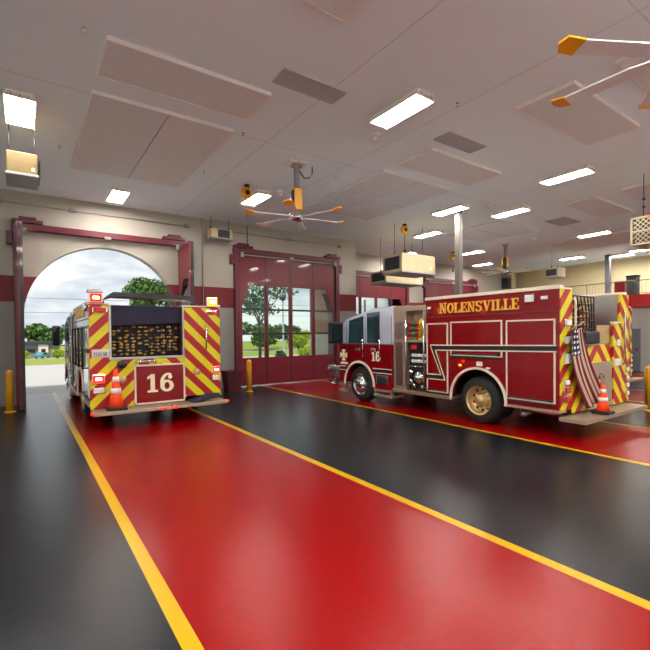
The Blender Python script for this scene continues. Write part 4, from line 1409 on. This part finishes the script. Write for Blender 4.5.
# ------------------------------------------------------------------ outdoors
def gstruct(pts, name, m, label):
    mb = MB().face(pts)
    return struct(mb.build(name, m), label)
gstruct([(-60, 15.06, -0.01), (60, 15.06, -0.01), (60, 35, -0.02), (-60, 35, -0.02)], 'apron', 'concrete', 'pale concrete apron outside the doors')
gstruct([(-60, 35, -0.02), (120, 35, -0.02), (180, 118, -3.2), (-90, 118, -3.2)], 'lawn', 'grass', 'yellow-green grass slope beyond the apron')
gstruct([(-90, 118, -3.2), (180, 118, -3.2), (190, 128, -3.4), (-96, 128, -3.4)], 'road', 'asphalt', 'grey road beyond the lawn')
gstruct([(-96, 128, -3.4), (190, 128, -3.4), (500, 400, -4.5), (-400, 400, -4.5)], 'field', 'grass', 'grass beyond the road')

def tree(x, y, z, blobs, trunk_h, leafmat, label, n=1500, size=0.16, name='leafy_tree', seed=1, group='trees outside'):
    rd = random.Random(seed)
    r = empty(name, (x, y, z))
    if trunk_h:
        q = MB().tube([(0, 0, 0), (0.03, 0, trunk_h * 0.5), (0, 0.02, trunk_h)], 0.12, 8, r1=0.07)
        for (bx, by, bz, rx, ry, rz) in blobs[:5]:
            q.tube([(0, 0, trunk_h * 0.8), (bx * 0.6, by * 0.6, (trunk_h + bz) / 2), (bx, by, bz)], 0.05, 6, r1=0.015)
        q.build('trunk', 'bark', r)
    t = bmesh.new()
    tot = sum(b[3] * b[5] for b in blobs)
    for (bx, by, bz, rx, ry, rz) in blobs:
        for i in range(int(n * rx * rz / tot)):
            d = Vector((rd.gauss(0, 1), rd.gauss(0, 1), rd.gauss(0, 1))).normalized() * rd.uniform(0.55, 1.0)
            p = Vector((bx + d.x * rx, by + d.y * ry, bz + d.z * rz))
            a = Vector((rd.gauss(0, 1), rd.gauss(0, 1), rd.gauss(0, 1))).normalized()
            b = a.cross(Vector((rd.gauss(0, 1), rd.gauss(0, 1), rd.gauss(0, 1)))).normalized()
            s = size * rd.uniform(0.6, 1.2)
            t.faces.new([t.verts.new(p - a * s), t.verts.new(p + b * s * 0.5), t.verts.new(p + a * s), t.verts.new(p - b * s * 0.5)])
    mb = MB(); mb._take(t)
    mb.build('foliage', leafmat, r)
    tag(r, label, 'tree', group)
    return r
def blobs_round(rx, rz, h, k, seed):
    rd = random.Random(seed); out = []
    for i in range(k):
        a = rd.uniform(0, 2 * pi); q = rd.uniform(0.2, 0.75)
        out.append((cos(a) * rx * q, sin(a) * rx * q, h + rd.uniform(-0.6, 0.6) * rz, rx * 0.5, rx * 0.5, rz * 0.45))
    return out
tree(7.6, 32, -0.2, blobs_round(1.9, 1.5, 5.2, 9, 2), 3.8, 'leaf_mid', 'green leafy tree seen through the arch above the engine in the doorway', 3600, 0.15, seed=4)
tree(12.9, 26.0, -0.05, blobs_round(2.5, 1.1, 4.2, 8, 5), 3.2, 'leaf_dark', 'young tree with scattered leaves outside the left panes of the closed door', 800, 0.17, seed=6)
tree(14.9, 24, -0.05, blobs_round(0.9, 0.75, 1.75, 6, 8), 0.6, 'leaf_lime', 'bright yellow-green shrub outside the third pane of the closed door', 2200, 0.1, 'shrub', 9, 'shrubs outside')
tree(11.6, 21.0, -0.05, blobs_round(0.55, 0.55, 0.7, 5, 9), 0.3, 'leaf_dark', 'dark green shrub low outside the first pane of the closed door', 1200, 0.08, 'shrub', 10, 'shrubs outside')
tree(14.0, 21.5, -0.05, blobs_round(0.8, 0.55, 0.8, 6, 12), 0.3, 'leaf_lime', 'low yellow-green shrub outside the bottom of the third pane', 1600, 0.08, 'shrub', 13, 'shrubs outside')
for i, (x, y, rx, h, m_, lb) in enumerate((
        (-9, 166, 9, 6.0, 'leaf_dark', 'distant dark tree at the left edge of the open arch'),
        (5, 150, 7, 5.2, 'leaf_mid', 'distant mid green tree behind the low grey building'),
        (19, 164, 8, 6.6, 'leaf_dark', 'distant dark tree right of the low building, behind the mirror'),
        (38, 172, 9, 6.6, 'leaf_mid', 'distant tree hidden behind the engine in the doorway'),
        (66, 134, 8, 5.6, 'leaf_mid', 'distant tree low in the first pane of the closed door'),
        (86, 148, 9, 5.4, 'leaf_dark', 'distant dark tree low in the second pane of the closed door'),
        (103, 134, 8, 5.0, 'leaf_mid', 'distant tree low in the third pane of the closed door'))):
    tree(x, y, -4.0, blobs_round(rx, 4.6, h, 9, 20 + i), 2.5, m_, lb, 2600, 0.75, 'distant_tree', 30 + i, 'distant trees')

# low building far off
b = empty('low_building', (2.2, 131, -3.4)); b.scale = (1.25, 1.25, 1.12)
MB().box(-9, 4.3, 0, 8, -0.5, 3.0).build('wall', 'far_wall', b)
MB().box(-9.5, 4.8, -0.6, 8.5, 3.0, 3.7).build('roof', 'roof_dark', b)
MB().box(0.6, 2.3, -0.4, 0.3, 0.0, 3.2).build('entrance_bay', 'cream_wall', b)
MB().box(1.1, 1.8, -0.45, -0.35, 0.2, 2.0).build('entrance', 'far_glass', b)
for x in (-6, -4, -2.2, -0.6):
    MB().box(x - 0.7, x + 0.7, -0.08, 0.05, 1.2, 2.0).build('window', 'far_glass', b)
tag(b, 'low grey building with dark roof and cream entrance far beyond the grass', 'building')
c = empty('parked_car', (3.6, 126, -3.36), 1.1)
MB().ext([(-2.1, -0.85, 0.35), (2.1, -0.85, 0.35), (2.15, -0.85, 0.8), (1.3, -0.85, 0.95), (0.7, -0.85, 1.45), (-0.9, -0.85, 1.5), (-1.6, -0.85, 1.0), (-2.15, -0.85, 0.85)], (0, 1.7, 0)).build('car_body', 'car_teal', c)
MB().ext([(1.15, -0.87, 0.98), (0.65, -0.87, 1.38), (-0.85, -0.87, 1.42), (-1.35, -0.87, 1.0)], (0, 1.74, 0)).build('side_window', 'far_glass', c)
for x in (-1.3, 1.3):
    for y in (-0.8, 0.62):
        MB().lathe([(0.33, 0), (0.33, 0.2)], (x, y, 0.33), 'Y', 16).build('wheel', 'rubber', c)
tag(c, 'small teal car parked in front of the low grey building', 'car')
for i, (x, y, lb) in enumerate(((-0.3, 116, 'round shrub left of the teal car'), (6.2, 116.5, 'round shrub right of the teal car'))):
    tree(x, y, -3.2, blobs_round(1.8, 1.1, 1.1, 5, 50 + i), 0.2, 'leaf_lime', lb, 800, 0.2, 'shrub', 60 + i, 'distant shrubs')
pw = empty('power_line', (0, 40, -0.6))
for x in (-34, 34):
    MB().tube([(x, 0, 0), (x, 0, 6.6)], 0.13, 8).build('utility_pole', 'bark', pw)
for z, sag in ((5.5, 0.25), (4.4, 0.2)):
    MB().tube([(-34 + 68 * t / 20, 0, z + sag * ((t / 10 - 1) ** 2)) for t in range(21)], 0.015, 5).build('overhead_wire', 'wire', pw)
tag(pw, 'overhead wires crossing the sky in the open arch', 'power line')
p = empty('light_pole', (12.55, 22.2, -0.02))
MB().lathe([(0.14, 0), (0.14, 0.06), (0.06, 0.1), (0.045, 3.9)], (0, 0, 0), seg=14).build('pole', 'galvanised', p)
MB().lathe([(0.05, 3.9), (0.16, 3.95), (0.18, 4.1), (0.1, 4.2), (0, 4.22)], (0, 0, 0), seg=16).build('lamp_head', 'black_metal', p)
tag(p, 'slim grey light pole outside the second pane of the closed door', 'lamp post')

# ------------------------------------------------------------------ sky
wd = bpy.data.worlds.new('Sky'); SC.world = wd
wd.use_nodes = True
t = wd.node_tree; t.nodes.clear()
class WN(N):
    def __init__(self, tree): self.t = tree
k = WN(t)
tc = k.n('ShaderNodeTexCoord')
sp = k.n('ShaderNodeSeparateXYZ'); k.l(tc.outputs['Generated'], sp.inputs[0])
mp = k.n('ShaderNodeMapping'); mp.inputs['Scale'].default_value = (2.2, 2.2, 7.0)
k.l(tc.outputs['Generated'], mp.inputs[0])
nz = k.noise(mp.outputs[0], 1.6, 7, 0.55)
cl = k.ramp(nz, [(0.38, lin((128, 150, 176))), (0.5, lin((204, 212, 218))), (0.6, lin((252, 250, 244)))])
hz = k.ramp(sp.outputs['Z'], [(0.0, lin((226, 232, 234))), (0.5, lin((200, 208, 216)))])
mxr = k.mix(0.25, cl, hz)
bg = k.n('ShaderNodeBackground'); k.l(mxr, bg.inputs[0]); bg.inputs[1].default_value = 0.95
ow = k.n('ShaderNodeOutputWorld'); k.l(bg.outputs[0], ow.inputs[0])

sl = bpy.data.lights.new('sun', 'SUN'); sl.energy = 3.6; sl.angle = radians(6); sl.color = (1.0, 0.96, 0.9)
so = bpy.data.objects.new('sun', sl); COL.objects.link(so)
so.location = (-10, -20, 40)
so.rotation_euler = Vector((0.35, 0.45, -1.0)).to_track_quat('-Z', 'Y').to_euler()
SC.cycles.diffuse_bounces = 8
SC.cycles.max_bounces = 14
# ------------------------------------------------------------------ camera and view
f, yaw, pit, rol, cy = 429.67, 0.611256568, 0.01732, -0.01022, 341.44
F = Vector((sin(yaw) * cos(pit), cos(yaw) * cos(pit), -sin(pit)))
Rv = Vector((cos(yaw), -sin(yaw), 0)); U = Rv.cross(F)
R2 = Rv * cos(rol) + U * sin(rol); U2 = -Rv * sin(rol) + U * cos(rol)
cam = bpy.data.cameras.new('camera')
cam.sensor_width = 36; cam.lens = 36 * f / 650
cam.shift_y = (cy - 325) / 650
cam.clip_start = 0.05; cam.clip_end = 600
co = bpy.data.objects.new('camera', cam); COL.objects.link(co)
m3 = Matrix((R2, U2, -F)).transposed()
co.matrix_world = Matrix.Translation((0, 0, 1.9)) @ m3.to_4x4()
SC.camera = co
vs = SC.view_settings
vs.view_transform = 'Standard'; vs.look = 'None'; vs.exposure = 0.4; vs.gamma = 1.0; vs.use_curve_mapping = False
SC.display_settings.display_device = 'sRGB'
